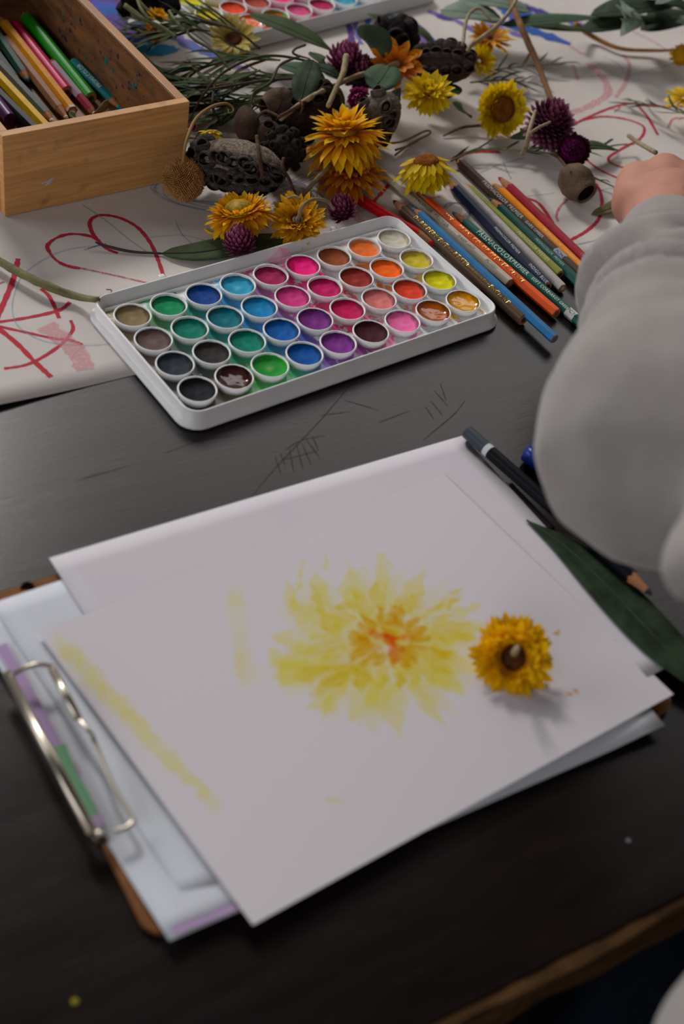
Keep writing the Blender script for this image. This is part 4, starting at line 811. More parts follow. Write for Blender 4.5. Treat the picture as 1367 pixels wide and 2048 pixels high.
stick([(513,272,.050),(518,310,.046),(524,350,.034),(530,388,.010)],[.0014,.0017,.0014],STEMB,'upright brown twig standing in front of the big cone',extra=[([(524,372,.022),(540,352,.026),(546,338,.028)],[.0011,.0007])])
stick([(567,316,.044),(565,335,.04),(580,362,.026),(592,395,.012)],[.0014,.0009],STEMB,'thin brown twig with a pale knob, left of the golden flower')
stick([(575,396,.030),(590,392,.036),(600,398,.036)],[.0010,.0008],STEM,'small hooked stem at the top of the golden flower')
stick([(1070,222,.05),(1060,255,.046),(1052,290,.036),(1044,308,.018)],[.0014,.0020,.0019],BRC,'pale forked stem standing beside the ragged purple bloom',extra=[([(1058,268,.044),(1075,256,.046),(1100,244,.048)],[.0014,.0010])])
stick([(740,286,.02),(800,284,.006),(850,262,.004),(858,268,.004),(820,288,.004),(790,310,.004)],[.0009,.0009],TAN,'folded thin red-brown stem right of the furry cone',extra=[([(790,300,.004),(815,292,.005),(835,282,.006)],.0009)])
stick([(886,272,.002),(925,255,.006),(975,250,.008)],[.0006,.0014],STEMB,'thin dark stem poking out left of the round yellow flower')
stick([(1256,271,.012),(1275,285,.02),(1310,305,.06)],[.0018,.0020],BRC,'cut pale stem end held by the hand','dry_stalk')
# loose petal
leaf([(408,458,.002),(422,466,.003),(440,466,.002)],7,mat('loose_yellow',(226,196,40),.6,.3),'single loose yellow petal on the sheet left of the purple bud',prof='x',name='fallen_petal')
# green needle foliage: sprigs
def sprig(path,label,n,lw,ll,mats,z,zr=.012,ang=28,group='green needle-leaved sprigs',rs=0,stemr=.0007):
    """path px; leaves alternate along; lw px width; ll px length"""
    rr=random.Random(rs); P=[at(a,b,z+zz) for (a,b,zz) in path]; c=P[0].copy(); t=thing('leafy_sprig',label,'foliage',c,group)
    S=spline([p-c for p in P],10); link('stem',tube(S,[stemr*1.2,stemr*.6],6),mats[-1],t,smooth=True)
    for k in range(n):
        f=(k+.5)/n; i=min(len(S)-2,int(f*(len(S)-1))); p=S[i]; tg=(S[i+1]-S[i]).normalized(); side=tg.cross(Vector((0,0,1))).normalized()*(1 if k%2 else -1)
        a=math.radians(ang+rr.uniform(-14,14)); L_=ll*mpp(p+c)*rr.uniform(.7,1.25); d=(tg*math.cos(a)+side*math.sin(a)+Vector((0,0,rr.uniform(-.15,.3)))).normalized()
        bend=side*rr.uniform(-.25,.25)+Vector((0,0,rr.uniform(-.25,.15)))
        pts=[p,p+d*L_*.35,p+(d+bend*.4).normalized()*L_*.7,p+(d+bend).normalized()*L_]
        for q in pts:
            if q.z+c.z<T+.003: q.z=T+.003-c.z
        link('leaf',leaf_mesh(pts,lw*mpp(p+c)*rr.uniform(.7,1.2),'needle',.25,seg=9),mats[k%(len(mats)-1)],t,smooth=True)
    return t
SPR=[([(600,150,.02),(500,165,.02),(400,180,.02),(330,195,.01)],'dense green sprig pointing at the box corner, uppermost',26),([(620,175,.02),(520,205,.016),(430,205,.01),(360,225,.006)],'green sprig lying low above the box corner',24),
 ([(560,120,.03),(480,120,.03),(400,135,.024),(330,150,.012)],'green sprig crossing below the cream daisy',22),([(520,140,.034),(450,170,.03),(380,165,.02),(300,160,.01)],'tangled sprig reaching over the box edge',22),
 ([(480,60,.03),(420,45,.034),(360,50,.03),(300,52,.024)],'long dark sprig through the small orange heads',14),([(640,190,.03),(560,190,.03),(480,215,.02),(420,250,.01)],'fine sprig drooping behind the big cone',18),
 ([(430,75,.03),(390,60,.034),(320,68,.03),(240,72,.02)],'thin sprig lying over the violet paint',12)]
for k,(p,l,n) in enumerate(SPR): sprig(p,l,int(n*1.7),9,105,[NEED,NEED2,LEAFG,NEED,NEED3,STEMG],0,rs=k+11,ang=15)
for k,(p,l,n,ms) in enumerate([([(900,322,.006),(960,300,.008),(1060,302,.010),(1120,312,.008),(1145,330,.008)],'long thin green stem with narrow leaves under the purple blooms',12,[NEED2,NEED,STEMG]),([(1050,300,.012),(1100,292,.012),(1160,300,.012),(1225,292,.006)],'narrow-leaved sprig behind the dark bloom with magenta heart',12,[NEED2,NEED,STEMG]),
  ([(920,140,.014),(980,140,.012),(1050,132,.01),(1120,128,.008)],'flattened grey-green sprig crossed by the tan stick',16,[LEAFG,NEED3,NEED,STEMG]),([(940,165,.012),(1000,160,.01),(1060,165,.008)],'grey-green sprig just above the round yellow flower',12,[LEAFG,NEED3,STEMG]),
  ([(1180,352,.006),(1215,368,.006),(1250,385,.01)],'short green needle sprig beside the gumnut and hand',2,[NEED2,NEED,STEMG]),([(1400,235,.03),(1360,225,.02),(1310,210,.012),(1268,207,.006)],'green needle sprig with the yellow flower at the right',14,[NEED2,NEED,STEMG])]):
    sprig(p,l,n,5.5,60 if k!=4 else 24,ms,0,rs=k+40,ang=22)
# wiry curling stems over the foliage
WR=mat('wiry_stem',(82,74,58),.7,.25,(60,56,44),nscale=90)
for pts,lb in [([(640,128,.04),(560,112,.05),(500,118,.05),(440,150,.045),(400,200,.03),(380,240,.01)],'long arching wiry stem from the leaf tangle to the box corner'),([(460,140,.045),(430,105,.05),(390,80,.05),(375,65,.05),(385,58,.05),(420,62,.046)],'dark looping tendril above the foliage'),
 ([(600,112,.045),(560,130,.05),(540,165,.05),(508,185,.045),(505,208,.04),(530,214,.035)],'wiry tendril looping beside the bell-shaped gumnut'),([(640,155,.03),(540,160,.036),(470,170,.036),(400,182,.03)],'straight woody stem lying along the foliage'),([(610,90,.04),(590,98,.045),(588,108,.045),(620,118,.04)],'small dark loop of stem next to the long leaf'),
 ([(520,98,.04),(470,60,.05),(400,38,.046),(340,20,.04)],'thin arching stem across the cream daisy'),([(430,165,.03),(425,200,.03),(430,228,.02),(450,240,.006)],'curved wiry stem end hanging by the stalk of the seed ball')]:
    stick(pts,[.0010,.0012,.0006],WR,lb,name='wiry_stem',group='wiry stems tangled over the foliage',seg=6)
for pts,lb in [([(352,75,.04),(320,52,.044),(280,35,.046),(248,12,.05)],'pale green stem through the small orange heads, longest'),([(330,64,.04),(300,45,.044),(262,28,.046)],'pale green stem beside the longest one'),([(370,62,.04),(350,40,.042),(338,22,.04)],'short pale green stem right of the orange heads'),([(300,40,.046),(282,18,.05),(272,-8,.05)],'upright pale green stem cut by the picture edge')]:
    stick(pts,[.0014,.0012],mat('stem_sage',(112,118,86),.7,.25,(96,102,72),nscale=80),lb,name='dry_stalk',group='pale green stems above the box')
leaf([(188,232,.018),(205,218,.035),(212,200,.045)],22,mat('husk_pale',(134,130,92),.7,.2,(120,112,80),nscale=60),'pale khaki curl of leaf standing inside the front of the box',group=None,prof='oval')
leaf([(168,236,.02),(152,235,.026),(140,222,.03)],18,mat('husk_pale',(150,140,104),.7,.2),'small pale leaf scrap beside the yellow pencil end in the box',group=None,prof='oval')
# ---------------------------------------------------------------- clipboard, sheets, painting
def poly_sheet(corners,label,m,z,curl=None,nx=24,ny=18,name='paper_sheet',cat='paper',thick=.00025,ragged=0):
    """corners px TL,TR,BR,BL at height z; curl(s,t)->extra z"""
    C=[at(*c,z) for c in corners]; o0=C[0].copy(); vs=[];fs=[]
    for j in range(ny+1):
        for i in range(nx+1):
            s=i/nx; t=j/ny; p=(C[0]*(1-s)+C[1]*s)*(1-t)+(C[3]*(1-s)+C[2]*s)*t
            if curl: p=p+Vector((0,0,curl(s,t)))
            vs.append(p-o0)
    for j in range(ny):
        for i in range(nx): fs.append((j*(nx+1)+i,(j+1)*(nx+1)+i,(j+1)*(nx+1)+i+1,j*(nx+1)+i+1))
    me=mesh(vs,fs); o=link(name,me,m,loc=o0,smooth=True); 
    md=o.modifiers.new('t','SOLIDIFY'); md.thickness=thick; md.offset=-1; tag(o,label,cat); return o,C
# board
cb=[at(-92,1212,.003),at(870,905,.003),at(1358,1412,.003),at(300,1882,.003)]
bc=sum(cb,Vector())/4; e1=(cb[2]-cb[3]).normalized(); n1=Vector((-e1.y,e1.x,0)); bw_=(cb[2]-cb[3]).length; bh_=((cb[0]-cb[3]).dot(n1))
cbt=thing('clipboard','brown hardboard clipboard with wire clip, lying under the white sheets','clipboard',(cb[3].x,cb[3].y,T),rot=(0,0,math.atan2(e1.y,e1.x)))
def boardmesh(wd,hh,r,z0,z1):
    rr=rrect(0,wd,0,hh,r,6); n=len(rr); vs=[(x,y,z0) for x,y in rr]+[(x,y,z1) for x,y in rr]
    return mesh(vs,[tuple(range(n))[::-1],tuple(range(n,2*n))]+[(k,(k+1)%n,n+(k+1)%n,n+k) for k in range(n)])
link('board',boardmesh(bw_,bh_,.012,.0005,.0035),mat('hardboard',(134,88,52),.7,.3,(114,74,44),nscale=60),cbt)
wh=mat('sheet_white',(212,216,224),.85,.15,(206,210,218),nscale=6); wh2=mat('sheet_warm',(212,207,213),.85,.15,(207,202,209),nscale=5)
s1,_=poly_sheet([(-60,1240),(880,930),(1326,1456),(338,1886)],'lowest white sheet clipped to the board, its curled end showing below the painting',wh,.0042,lambda s,t:.002*sm((t-.8)/.2)*(1-s)+.0025*sm((s-.85)/.15))
s2,_=poly_sheet([(-18,1207),(905,905),(1300,1415),(372,1802)],'white sheet with a pastel lilac stripe held under the wire clip',wh,.0052,lambda s,t:.0006*math.sin(s*5))
s3,C3=poly_sheet([(98,1116),(925,871),(1340,1334),(498,1745)],'off-white sheet directly under the flower painting, its far corner at the black pencil',wh2,.0070,lambda s,t:.0004*math.sin(PI*s)+.002*sm((s-.85)/.15)*sm(t))
# flower painting: colour attribute laid down stroke by stroke on a fine grid
PC=[at(76,1266,.0079),None,at(1346,1389,.0079),at(505,1851,.0079)]; PC[1]=PC[0]+PC[2]-PC[3]
NX,NY=420,300
def paint_curl(s,t): return .0006+.0022*(sm((s-.8)/.2)*sm((t-.6)/.4))*0+.001*math.sin(PI*s)*math.sin(PI*t)
S_,T_=np.meshgrid(np.linspace(0,1,NX+1),np.linspace(0,1,NY+1)); 
c0,c1_,c2_,c3_=[np.array(c) for c in PC]
P3=(c0*(1-S_[...,None])+c1_*S_[...,None])*(1-T_[...,None])+(c3_*(1-S_[...,None])+c2_*S_[...,None])*T_[...,None]
P3[...,2]+=.0003+.0004*np.sin(PI*S_)*np.sin(PI*T_)
d_=P3-np.array(CAM); zz=d_@np.array(FWD); U_=683.5+F*(d_@np.array(CR))/zz; V_=1024-F*(d_@np.array(CU))/zz
rs=np.random.RandomState(5)
def vnoise(sc,seed):
    r=np.random.RandomState(seed); g=r.rand(int(NY/sc)+3,int(NX/sc)+3); y,x=np.mgrid[0:NY+1,0:NX+1]/sc; xi=x.astype(int); yi=y.astype(int); fx=x-xi; fy=y-yi; fx=fx*fx*(3-2*fx); fy=fy*fy*(3-2*fy)
    return (g[yi,xi]*(1-fx)+g[yi,xi+1]*fx)*(1-fy)+(g[yi+1,xi]*(1-fx)+g[yi+1,xi+1]*fx)*fy
warp=(vnoise(9,1)-.5)*14+(vnoise(4,2)-.5)*6; warp2=(vnoise(8,3)-.5)*14; streak=vnoise(5,6)*.5+vnoise(14,7)*.5
paper=np.array(srgb((212,207,213))); IMG=np.tile(paper,(NY+1,NX+1,1))
def stroke(x0,y0,x1,y1,w,col,a,soft=.35,taper=True):
    """brush stroke from (x0,y0) to the tip (x1,y1), px"""
    global IMG
    dx,dy=x1-x0,y1-y0; L2=dx*dx+dy*dy; u=U_+warp; v=V_+warp2
    t=((u-x0)*dx+(v-y0)*dy)/L2; tc=np.clip(t,0,1); dist=np.hypot(u-x0-tc*dx,v-y0-tc*dy)
    ww=w*.5*(np.sin(PI*np.clip(.25+.72*tc,0,1))**.7 if taper else 1)
    al=np.clip((ww-dist)/(w*.5*soft),0,1)*a*(.55+.75*streak); al=np.clip(al,0,1)[...,None]
    IMG=IMG*(1-al)+IMG*np.array(srgb(col))/np.array(srgb((236,232,232)))*al
yl=(236,228,160); yl2=(234,218,104); yl3=(232,192,70); orr=(242,184,120)
cx,cy=775,1278
for k in range(44):       # pale outer wash
    a=rs.uniform(0,2*PI); rr0=rs.uniform(.15,.5); ex=225*math.cos(a); ey=150*math.sin(a)
    stroke(cx-20+ex*rr0,cy+20+ey*rr0,cx-20+ex*rs.uniform(.85,1.15),cy+15+ey*rs.uniform(.9,1.2),rs.uniform(40,72),yl,.42)
for (x0,y0,x1,y1,w) in [(760,1180,768,1100,46),(700,1200,690,1140,44),(650,1220,628,1150,40),(820,1200,846,1140,40),(870,1220,925,1190,28),(870,1250,965,1210,30),(880,1290,970,1250,30),(640,1280,545,1275,60),(640,1330,540,1360,60),(600,1300,560,1380,60),(690,1360,640,1440,36),(740,1370,700,1440,60),(790,1380,800,1470,52),(830,1370,890,1455,44),(870,1340,930,1390,50),(880,1310,960,1340,40),(600,1240,570,1160,34),(660,1400,636,1428,34),(560,1330,540,1300,50),(590,1200,605,1120,14),(650,1140,655,1105,12)]:
    stroke(x0,y0,x1,y1,w,yl,.8)
for k in range(26):
    a=2*PI*(k+rs.uniform(-.3,.3))/26; ex,ey=math.cos(a),math.sin(a)
    stroke(cx+95*ex,cy+62*ey,cx+rs.uniform(130,180)*ex,cy+rs.uniform(88,125)*ey,rs.uniform(18,34),yl2,.65)
for (x0,y0,x1,y1,w) in [(650,1250,625,1165,24),(700,1215,668,1210,20),(650,1340,590,1360,40),(730,1330,715,1390,30),(720,1320,640,1380,44),(800,1350,795,1380,24),(690,1350,620,1395,30),(900,1185,930,1180,14),(900,1215,925,1190,14),(870,1300,900,1315,18)]:
    stroke(x0,y0,x1,y1,w,(232,214,40),.6)
for k in range(14):
    a=rs.uniform(0,2*PI); stroke(cx,cy,cx+95*math.cos(a),cy+72*math.sin(a),44,yl2,.45,.6)
for k in range(17):      # warm inner dabs
    a=2*PI*(k+rs.uniform(-.2,.2))/17; ex,ey=math.cos(a),math.sin(a); r1=rs.uniform(.75,1)
    stroke(cx+52*ex*r1,cy+38*ey*r1,cx+84*ex*r1,cy+62*ey*r1,rs.uniform(18,25),yl3,.95,.5,False)
for k in range(16):
    a=rs.uniform(0,2*PI); r1=rs.uniform(.05,.9); ex,ey=math.cos(a),math.sin(a)
    stroke(cx+8+40*ex*r1,cy+6+34*ey*r1,cx+8+52*ex*r1,cy+6+44*ey*r1,rs.uniform(13,19),orr,.7,.5,False)
stroke(745,1265,800,1300,20,(236,150,96),.7,.5,False); stroke(770,1280,790,1320,18,(236,156,100),.7,.5,False)
# loose swatches: stripe along the left edge and the faint one left of the flower
for k in range(13):
    f=k/12; stroke(118+f*285,1285+f*300,150+f*280+rs.uniform(-5,5),1320+f*290,rs.uniform(46,66)*(1-.25*f),yl,.5,.6,False)
stroke(470,1185,490,1360,46,yl,.42,.6,False); stroke(455,1195,500,1200,30,yl,.4,.5); stroke(480,1300,482,1375,20,yl,.35); stroke(510,1330,520,1370,16,yl,.3)
stroke(655,1596,690,1607,12,yl2,.5); 
for (x,y) in ((1196,1190),(1238,1278),(1150,1384),(1135,1388),(1108,1262),(1155,1165)): stroke(x-3,y,x+3,y+2,8,(226,160,60),.9,.5,False)
vs=P3.reshape(-1,3)-c0; idx=np.arange((NX+1)*(NY+1)).reshape(NY+1,NX+1)
q_=np.stack([idx[:-1,:-1],idx[1:,:-1],idx[1:,1:],idx[:-1,1:]],-1).reshape(-1,4)
me=D.meshes.new('painting'); me.vertices.add(len(vs)); me.vertices.foreach_set('co',vs.astype(np.float32).ravel()); me.loops.add(q_.size); me.loops.foreach_set('vertex_index',q_.ravel()); me.polygons.add(len(q_)); me.polygons.foreach_set('loop_start',np.arange(0,q_.size,4)); me.polygons.foreach_set('loop_total',np.full(len(q_),4)); me.update(); me.validate()
ca_=me.color_attributes.new('Paint','FLOAT_COLOR','POINT'); ca_.data.foreach_set('color',np.c_[IMG.reshape(-1,3),np.ones(len(vs))].astype(np.float32).ravel())
po=link('flower_painting',me,mat('painting_paper',(214,205,210),.85,.15,attr='Paint'),loc=tuple(c0),smooth=True)
tag(po,'white sheet with a yellow and orange watercolour flower painting, topmost on the clipboard','painting')
# marks on the clipped sheet
def ats2(u,v,z=0): return at(u,v,.0056+z)
def reparent(o,par): 
    for v in o.data.vertices: v.co-=par.location
    return o
for nm,pts,w,c,lb in (('lilac_stripe',[(2,1290),(60,1392),(112,1490),(150,1560),(200,1650)],24,(176,150,190),'pastel lilac printed stripe'),('green_shape',[(118,1490),(140,1545),(165,1590),(186,1632)],26,(116,166,128),'pastel green printed shape'),('rose_mark',[(146,1526),(160,1552)],8,(176,120,150),'small rose mark')):
    reparent(ribbon(nm,pts,w,mat('ink_'+nm,c,.8,.1),s2,surf=ats2,wj=.1,label=lb),s2)
reparent(ribbon('lilac_stripe',[(345,1862),(410,1838),(470,1812)],16,mat('ink_lilac_stripe',(176,150,190),.8,.1),s1,surf=lambda u,v,z=0: at(u,v,.0066+z),wj=.2,label='pastel lilac printed stripe'),s1)
# wire clip
STEEL=mat('steel_wire',(196,188,172),.28,.6,metal=1)
ci=Matrix.Translation(cbt.location)@Matrix.Rotation(math.atan2(e1.y,e1.x),4,'Z'); ci=ci.inverted()
def cl(pts): return [ci@at(*p) for p in pts]
cliproot=link('clip_bar',tube(cl([(14,1348,.012),(186,1668,.012)]),[.0028,.0028],12),STEEL,cbt,smooth=True)
link('clip_wire',tube(spline(cl([(22,1352,.014),(45,1338,.016),(75,1329,.017),(100,1332,.016),(108,1345,.015),(152,1428,.013),(160,1442,.014),(178,1462,.015),(192,1490,.013),(225,1570,.012),(258,1625,.012),(266,1642,.012),(258,1652,.012),(240,1660,.012),(228,1663,.012)]),6),[.0013,.0013],8),STEEL,cbt,smooth=True)
link('clip_sleeve',tube(cl([(104,1338,.015),(156,1436,.0145)]),[.0022,.0022],10),STEEL,cbt,smooth=True)
link('clip_hinge',tube(cl([(180,1660,.010),(208,1690,.007)]),[.0030,.0024],10),mat('steel_dark',(90,84,76),.4,.5,metal=1),cbt,smooth=True)
link('clip_spring',tube(spline(cl([(186,1660,.012),(200,1668,.014),(212,1668,.012),(216,1680,.008)]),5),[.0013,.0013],8),STEEL,cbt,smooth=True)
link('corner_hole',tube([ci@at(55,1178,.0034),ci@at(55,1178,.0037)],[.004,.004],12),mat('hole_dark',(24,20,18),.8,.1),cbt)
# blue pen behind the elbow and a little wood chip
a_=at(1052,905,.007); b_=at(1175,985,.007); t=thing('blue_pen','blue capped pen lying half hidden behind the grey sleeve','pen',a_); d=b_-a_
t.rotation_euler=frame(d).to_euler()
link('pen_cap',lathe([(.003,-.001),(.0058,.0),(.0064,.006),(.0064,.034),(.006,.036)],20),mat('pen_blue',(22,44,130),.3,.5),t,smooth=True); link('pen_barrel',lathe([(.0052,.035),(.0052,.12),(.003,.13)],20),mat('pen_dark',(16,18,26),.4,.5),t,smooth=True); link('pocket_clip',box(-.0015,.0015,.0062,.0078,.002,.03,.0004),mat('pen_blue',(22,44,130),.3,.5),t)
a_=at(1008,966,.004); t=thing('coloured_pencil','stubby brown-tipped pencil stub, just showing between paper corner and black pencil','pencil',a_); t.rotation_euler=frame(at(1050,1010,.004)-a_).to_euler()
link('barrel',lathe([(.0038,.004),(.0038,.045)],6),mat('stub_dark',(30,26,26),.5,.3),t); link('sharpened_wood',lathe([(.0006,0),(.0018,.0016),(.0038,.0045)],10),WOODM,t,smooth=True)
# crumbs on the bare table
for k,(u,v,c,s,lb) in enumerate([(150,2004,(150,140,40),.0016,'tiny yellow paint crumb near the lower left corner'),(1256,1682,(120,110,112),.0014,'tiny grey crumb on the dark table front')]):
    me=lathe([(s*.5,0),(s,s*.25),(s*.6,s*.5)],9); o=link('crumb',me,mat('crumb%d'%k,c,.8,.2),loc=at(u,v,.0002)); tag(o,lb,'crumb')
# ---------------------------------------------------------------- stool below the table
sx=at(1020,2300,-.36); st_=thing('stool','round black stool with splayed black legs under the front edge of the table','stool',(sx.x,sx.y,0))
zs=T-.36; blk=mat('stool_black',(12,12,13),.55,.3,(20,20,20),nscale=60)
link('seat',lathe([(.09,zs-.03),(.140,zs-.028),(.145,zs-.012),(.140,zs),(.12,zs+.004)],40),blk,st_,smooth=True)
for k in range(4):
    a=PI/4+k*PI/2; link('leg',tube([Vector((.10*math.cos(a),.10*math.sin(a),zs-.03)),Vector((.15*math.cos(a),.15*math.sin(a),0))],.011,10),blk,st_,smooth=True)
link('foot_ring',tube([Vector((.132*math.cos(x),.132*math.sin(x),.14)) for x in np.linspace(0,2*PI,33)],.006,8),blk,st_,smooth=True)
# ---------------------------------------------------------------- person
def capsules(segs,voxel,name,m,parent=None,smooth_it=8,wr=0):
    """segs: (p0,r0,p1,r1) tapered limbs merged into one continuous skin"""
    bm=bmesh.new()
    for p0,ra,p1,rb in segs:
        p0=Vector(p0);p1=Vector(p1); n=max(1,int((p1-p0).length/(min(ra,rb)*.35)))
        for i in range(n+1):
            t=i/n; rr=ra+(rb-ra)*t
            bmesh.ops.create_icosphere(bm,subdivisions=2,radius=rr,matrix=Matrix.Translation(p0.lerp(p1,t)))
    me=bm_mesh(bm); o=D.objects.new(name,me); COL.objects.link(o)
    md=o.modifiers.new('r','REMESH'); md.mode='VOXEL'; md.voxel_size=voxel; md.use_smooth_shade=True
    sm_=o.modifiers.new('s','SMOOTH'); sm_.factor=.5; sm_.iterations=smooth_it
    dg=bpy.context.evaluated_depsgraph_get(); me2=D.meshes.new_from_object(o.evaluated_get(dg)); D.objects.remove(o)
    return me2
N_=EN; E_=ED
hip=Vector((.45,.12,T-.15)); shL=Vector((.42,.40,T+.34)); shR=Vector((.70,.45,T+.34)); mid=(shL+shR)/2
E_=(shR-shL).normalized(); N_=Vector((-E_.y,E_.x,0)); chest=hip.lerp(mid,.72)-Vector((0,0,.0)); neck=mid+N_*.015+Vector((0,0,.06)); head=neck+N_*.06+Vector((0,0,.13))
elbL=at(1334,880,.165); wrL=at(1330,486,.125)
elbR=shR+E_*.05+Vector((0,-.04,-.27)); wrR=Vector((.60,.34,T-.06))
fwd=(wrL-elbL).normalized()
person=thing('person','person in a light grey sweater reaching across the table from the right','person',(hip.x,hip.y,0))
SKIN=mat('skin',(190,138,118),.55,.35,(180,126,108),nscale=30,bump=.08,bscale=400)
b=[]
b+=[(hip,.12,chest,.125),(chest,.12,neck,.05),(neck,.05,head,.055),(shL,.05,shR,.05)]
b+=[(shL,.048,elbL,.038),(elbL,.038,wrL,.026),(shR,.048,elbR,.038),(elbR,.038,wrR,.026)]
knL=hip-E_*.13+N_*.36+Vector((0,0,-.06)); knR=hip+E_*.12+N_*.36+Vector((0,0,-.06)); 
ftL=Vector((knL.x,knL.y,.07)); ftR=Vector((knR.x,knR.y,.07))
for k_,f_ in ((knL,ftL),(knR,ftR)): b+=[(hip+(k_-hip).dot(E_)*E_*.8,.09,k_,.06),(k_,.058,f_,.038),(f_-Vector((0,0,.02)),.036,f_+N_*.16-Vector((0,0,.035)),.03)]
b+=[(head,.078,head+Vector((0,0,.05))+N_*.005,.085),(head+N_*.06+Vector((0,0,-.035)),.035,head+N_*.07+Vector((0,0,-.05)),.026)]
b+=[(head+N_*.088+Vector((0,0,.028)),.009,head+N_*.102+Vector((0,0,-.002)),.012)]
for s in (-1,1): b+=[(head+E_*s*.080+Vector((0,0,.02)),.012,head+E_*s*.082+Vector((0,0,-.012)),.009)]
# left hand: palm, five fingers, thumb closed round the flower stem
hd=(at(1440,170,.10)-wrL).normalized(); side=fwd.cross(Vector((0,0,1))).normalized()
fwd_arm=fwd; fwd=hd; side=hd.cross(Vector((0,0,1))).normalized(); dn=Vector((0,0,-1)); pm0=wrL+fwd_arm*.030+hd*.018+dn*.000; pm1=pm0+fwd*.066+dn*.002
hand=[(wrL,.0265,pm0,.030)]
for k,off in enumerate((-.034,-.012,.010,.030)):
    kn=pm1+side*off*(.8 if k==0 else 1)+dn*(.006 if k in(0,3) else 0)+fwd*(-.018,-.004,.004,.002)[k]
    hand+=[(pm0+side*off*.6,.0185,kn,.0145)]
    L1=(.040,.044,.041,.032)[k]; f1=kn+(fwd*.62+dn*.7+side*(.45 if k==0 else .15)).normalized()*L1; f2=f1+(-fwd*.15+dn*.6+side*.5).normalized()*L1*.55; f3=f2+(-fwd*.7+dn*.3+side*.5).normalized()*L1*.5
    for q in (f1,f2,f3): q.z=max(q.z,T+.011)
    hand+=[(kn,.0105,f1,.0092),(f1,.0092,f2,.0084),(f2,.0084,f3,.0076)]
th0=pm0+side*.026+dn*.012; th1=th0+(fwd*.8+side*.3+dn*.6).normalized()*.034; th2=th1+(fwd*.9-side*.25+dn*.3).normalized()*.028
hand+=[(pm0+side*.012,.018,th0,.015),(th0,.0135,th1,.0115),(th1,.0112,th2,.0088)]
b+=hand; fwd=fwd_arm; side=fwd.cross(Vector((0,0,1))).normalized()
# right hand resting on the thigh, fingers slightly curled
fr=(wrR-elbR).normalized(); sr_=fr.cross(Vector((0,0,1))).normalized(); q0=wrR+fr*.03; q1=wrR+fr*.09+Vector((0,0,-.012)); b+=[(wrR,.026,q0,.025)]
for k,off in enumerate((-.029,-.010,.010,.029)):
    kn=q1+sr_*off; b+=[(q0+sr_*off*.5,.016,kn,.0112),(kn,.0105,kn+fr*.035+dn*.008,.009),(kn+fr*.035+dn*.008,.009,kn+fr*(.055,.064,.06,.05)[k]+dn*.018,.0078)]
b+=[(q0-sr_*.012,.018,q0-sr_*.036+fr*.02+dn*.01,.0135),(q0-sr_*.036+fr*.02+dn*.01,.0125,q0-sr_*.045+fr*.055+dn*.016,.009)]
me=capsules(b,.0036,'body',SKIN,smooth_it=5); me.transform(Matrix.Translation(-person.location)); link('body',me,SKIN,person,smooth=True)
# sweater: torso and both sleeves in one knit, cuffs, folds along the forearm
kn_=mat('sweater_knit',(152,147,143),.95,.1,(144,138,135),nscale=40,bump=.35,bscale=900,sheen=.25)
fo=elbL.lerp(wrL,.5)
cuff=wrL-fwd*.006
sw=[(hip-Vector((0,0,.03)),.150,hip+Vector((0,0,.1)),.142),(hip+Vector((0,0,.1)),.142,chest,.130),(chest,.13,neck-Vector((0,0,.05)),.080),(hip+Vector((-.06,.03,.12)),.11,Vector((.238,.222,T+.09)),.086),(shL.lerp(elbL,.45),.05,at(1400,1125,.19),.0165),(shL.lerp(elbL,.8),.04,at(1400,1125,.19),.0165),(shL,.072,shR,.072)]
sw+=[(shL,.074,shL.lerp(elbL,.6),.070),(shL.lerp(elbL,.6),.070,elbL,.064),(elbL,.064,elbL.lerp(wrL,.35),.053),(elbL.lerp(wrL,.35),.053,elbL.lerp(wrL,.7),.040),(elbL.lerp(wrL,.7),.040,cuff,.0335)]
sw+=[(shR,.074,elbR,.058),(elbR,.058,wrR-fr*.02,.037)]
me=capsules(sw,.0055,'sweater',kn_,smooth_it=6)
n_=len(me.vertices); co=np.empty(n_*3,np.float32); me.vertices.foreach_get('co',co); co=co.reshape(-1,3)
no=np.empty(n_*3,np.float32); me.vertices.foreach_get('normal',no); no=no.reshape(-1,3)
ea=np.array(elbL); fa=np.array(fwd); La=(wrL-elbL).length; rel=(co-ea)@fa; 
dist=np.linalg.norm(co-ea-np.clip(rel,0,La)[:,None]*fa,axis=1); near=np.clip((.13-dist)/.04,0,1)
sd=(co-ea)@np.array(side); up_=(co-ea)[:,2]
for s0,amp,w_,tilt in ((.100,.015,.012,.35),(.128,.013,.011,.28),(.155,.009,.010,-.2),(.185,.003,.009,.2),(.065,.009,.014,.45),(.030,.004,.016,.6)):
    ph=rel-s0+tilt*(sd)*.9-2.6*sd*sd; co+=no*(near*(-amp*np.exp(-(ph/w_)**2)+amp*.8*np.exp(-((ph-w_*1.7)/w_)**2)))[:,None]
nz=np.array([noise.noise(Vector(p)*9) for p in co[::1]]) if n_<200000 else 0
co+=no*(nz*.008*np.clip(1.2-rel/La*.9,.25,1))[:,None] if not isinstance(nz,int) else 0
me.vertices.foreach_set('co',co.ravel()); me.update(); me.transform(Matrix.Translation(-person.location)); link('sweater',me,kn_,person,smooth=True,label='light grey knitted sweater')
jn=mat('trousers',(26,32,44),.9,.15,(20,26,36),nscale=60,bump=.3)
tr=[(hip-Vector((0,0,.03)),.135,hip-Vector((0,0,.06)),.135)]
for k_,f_ in ((knL,ftL),(knR,ftR)): tr+=[(hip+(k_-hip).dot(E_)*E_*.8,.10,k_,.072),(k_,.072,f_+Vector((0,0,.05)),.055)]
me=capsules(tr,.008,'trousers',jn); me.transform(Matrix.Translation(-person.location)); link('trousers',me,jn,person,smooth=True)
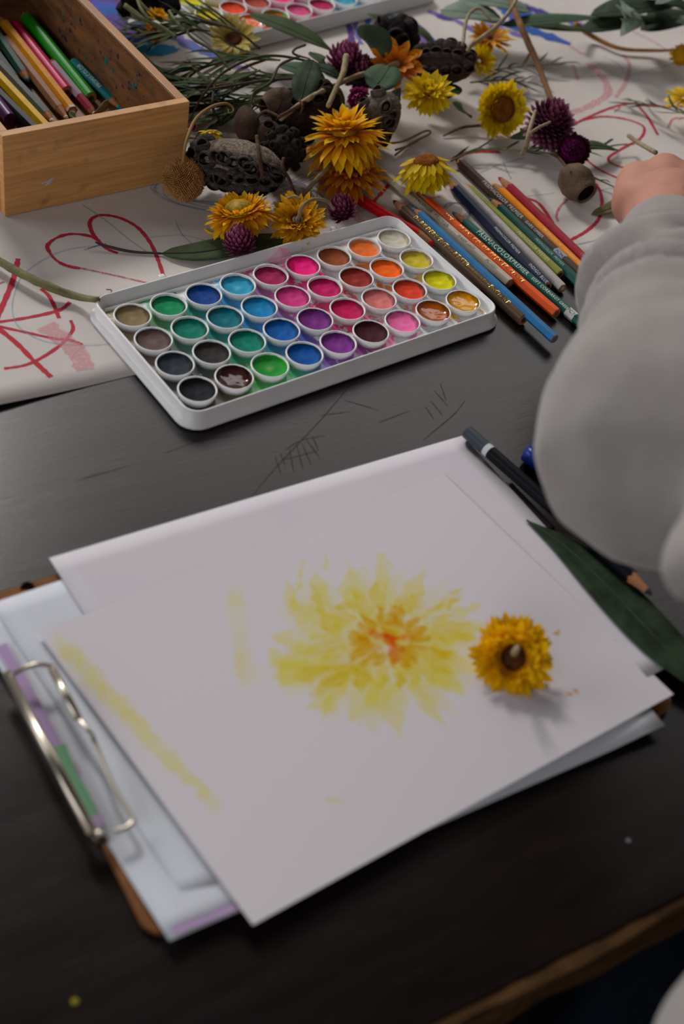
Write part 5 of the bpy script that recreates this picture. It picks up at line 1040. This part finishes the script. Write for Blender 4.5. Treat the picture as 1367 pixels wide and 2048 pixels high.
for f_ in (ftL,ftR):
    me=capsules([(f_-Vector((0,0,.02)),.044,f_+N_*.16-Vector((0,0,.032)),.037)],.006,'shoe',jn); me.transform(Matrix.Translation(-person.location)); link('shoe',me,mat('shoe_black',(18,18,20),.5,.3),person,smooth=True)
HAIR=mat('hair_brown',(70,46,32),.6,.3,(50,32,22),nscale=50,stretch=(8,8,.6),bump=.6)
hb=[(head+Vector((0,0,.055))-N_*.012,.092,head-N_*.03+Vector((0,0,.01)),.085),(head-N_*.05,.07,head-N_*.075-Vector((0,0,.10)),.05)]
me=capsules(hb,.006,'hair',HAIR); me.transform(Matrix.Translation(-person.location)); link('hair',me,HAIR,person,smooth=True)
for s in (-1,1):
    o=link('eye',lathe([(.001,-.010),(.008,-.006),(.0105,0),(.008,.006),(.001,.010)],14),mat('eye_white',(220,216,210),.2,.5),person,smooth=True); o.location=head+N_*.075+E_*s*.031+Vector((0,0,.028))-person.location
    o=link('iris',lathe([(.001,0),(.0045,.0004),(.001,.0012)],12),mat('iris_brown',(60,40,28),.2,.5),person,smooth=True); o.matrix_local=Matrix.Translation(head+N_*.0852+E_*s*.031+Vector((0,0,.028))-N_*.0015-person.location)@frame(N_)
o=link('mouth',lathe([(.001,-.004),(.017,0),(.001,.004)],16,(1,.45)),mat('lips',(168,96,90),.45,.4),person,smooth=True); o.matrix_local=Matrix.Translation(head+N_*.0935+Vector((0,0,-.034))-person.location)@frame(N_)
# chair the person sits on
ch=thing('chair','plain black chair the person in grey sits on, at the front edge of the table','chair',(hip.x,hip.y-.01,0),rot=(0,0,math.atan2(E_.y,E_.x)))
sz=hip.z-.175
link('seat',box(-.2,.2,-.2,.2,sz-.03,sz,.008),blk,ch)
for x in (-.18,.18):
    for y in (-.18,.18): link('leg',box(x-.013,x+.013,y-.013,y+.013,0,sz-.03,.002),blk,ch)
link('backrest',box(-.19,.19,-.225,-.205,sz+.12,sz+.38,.006),blk,ch)
for x in (-.17,.17): link('upright',box(x-.012,x+.012,-.205,-.185,sz-.01,sz+.36,.002),blk,ch)
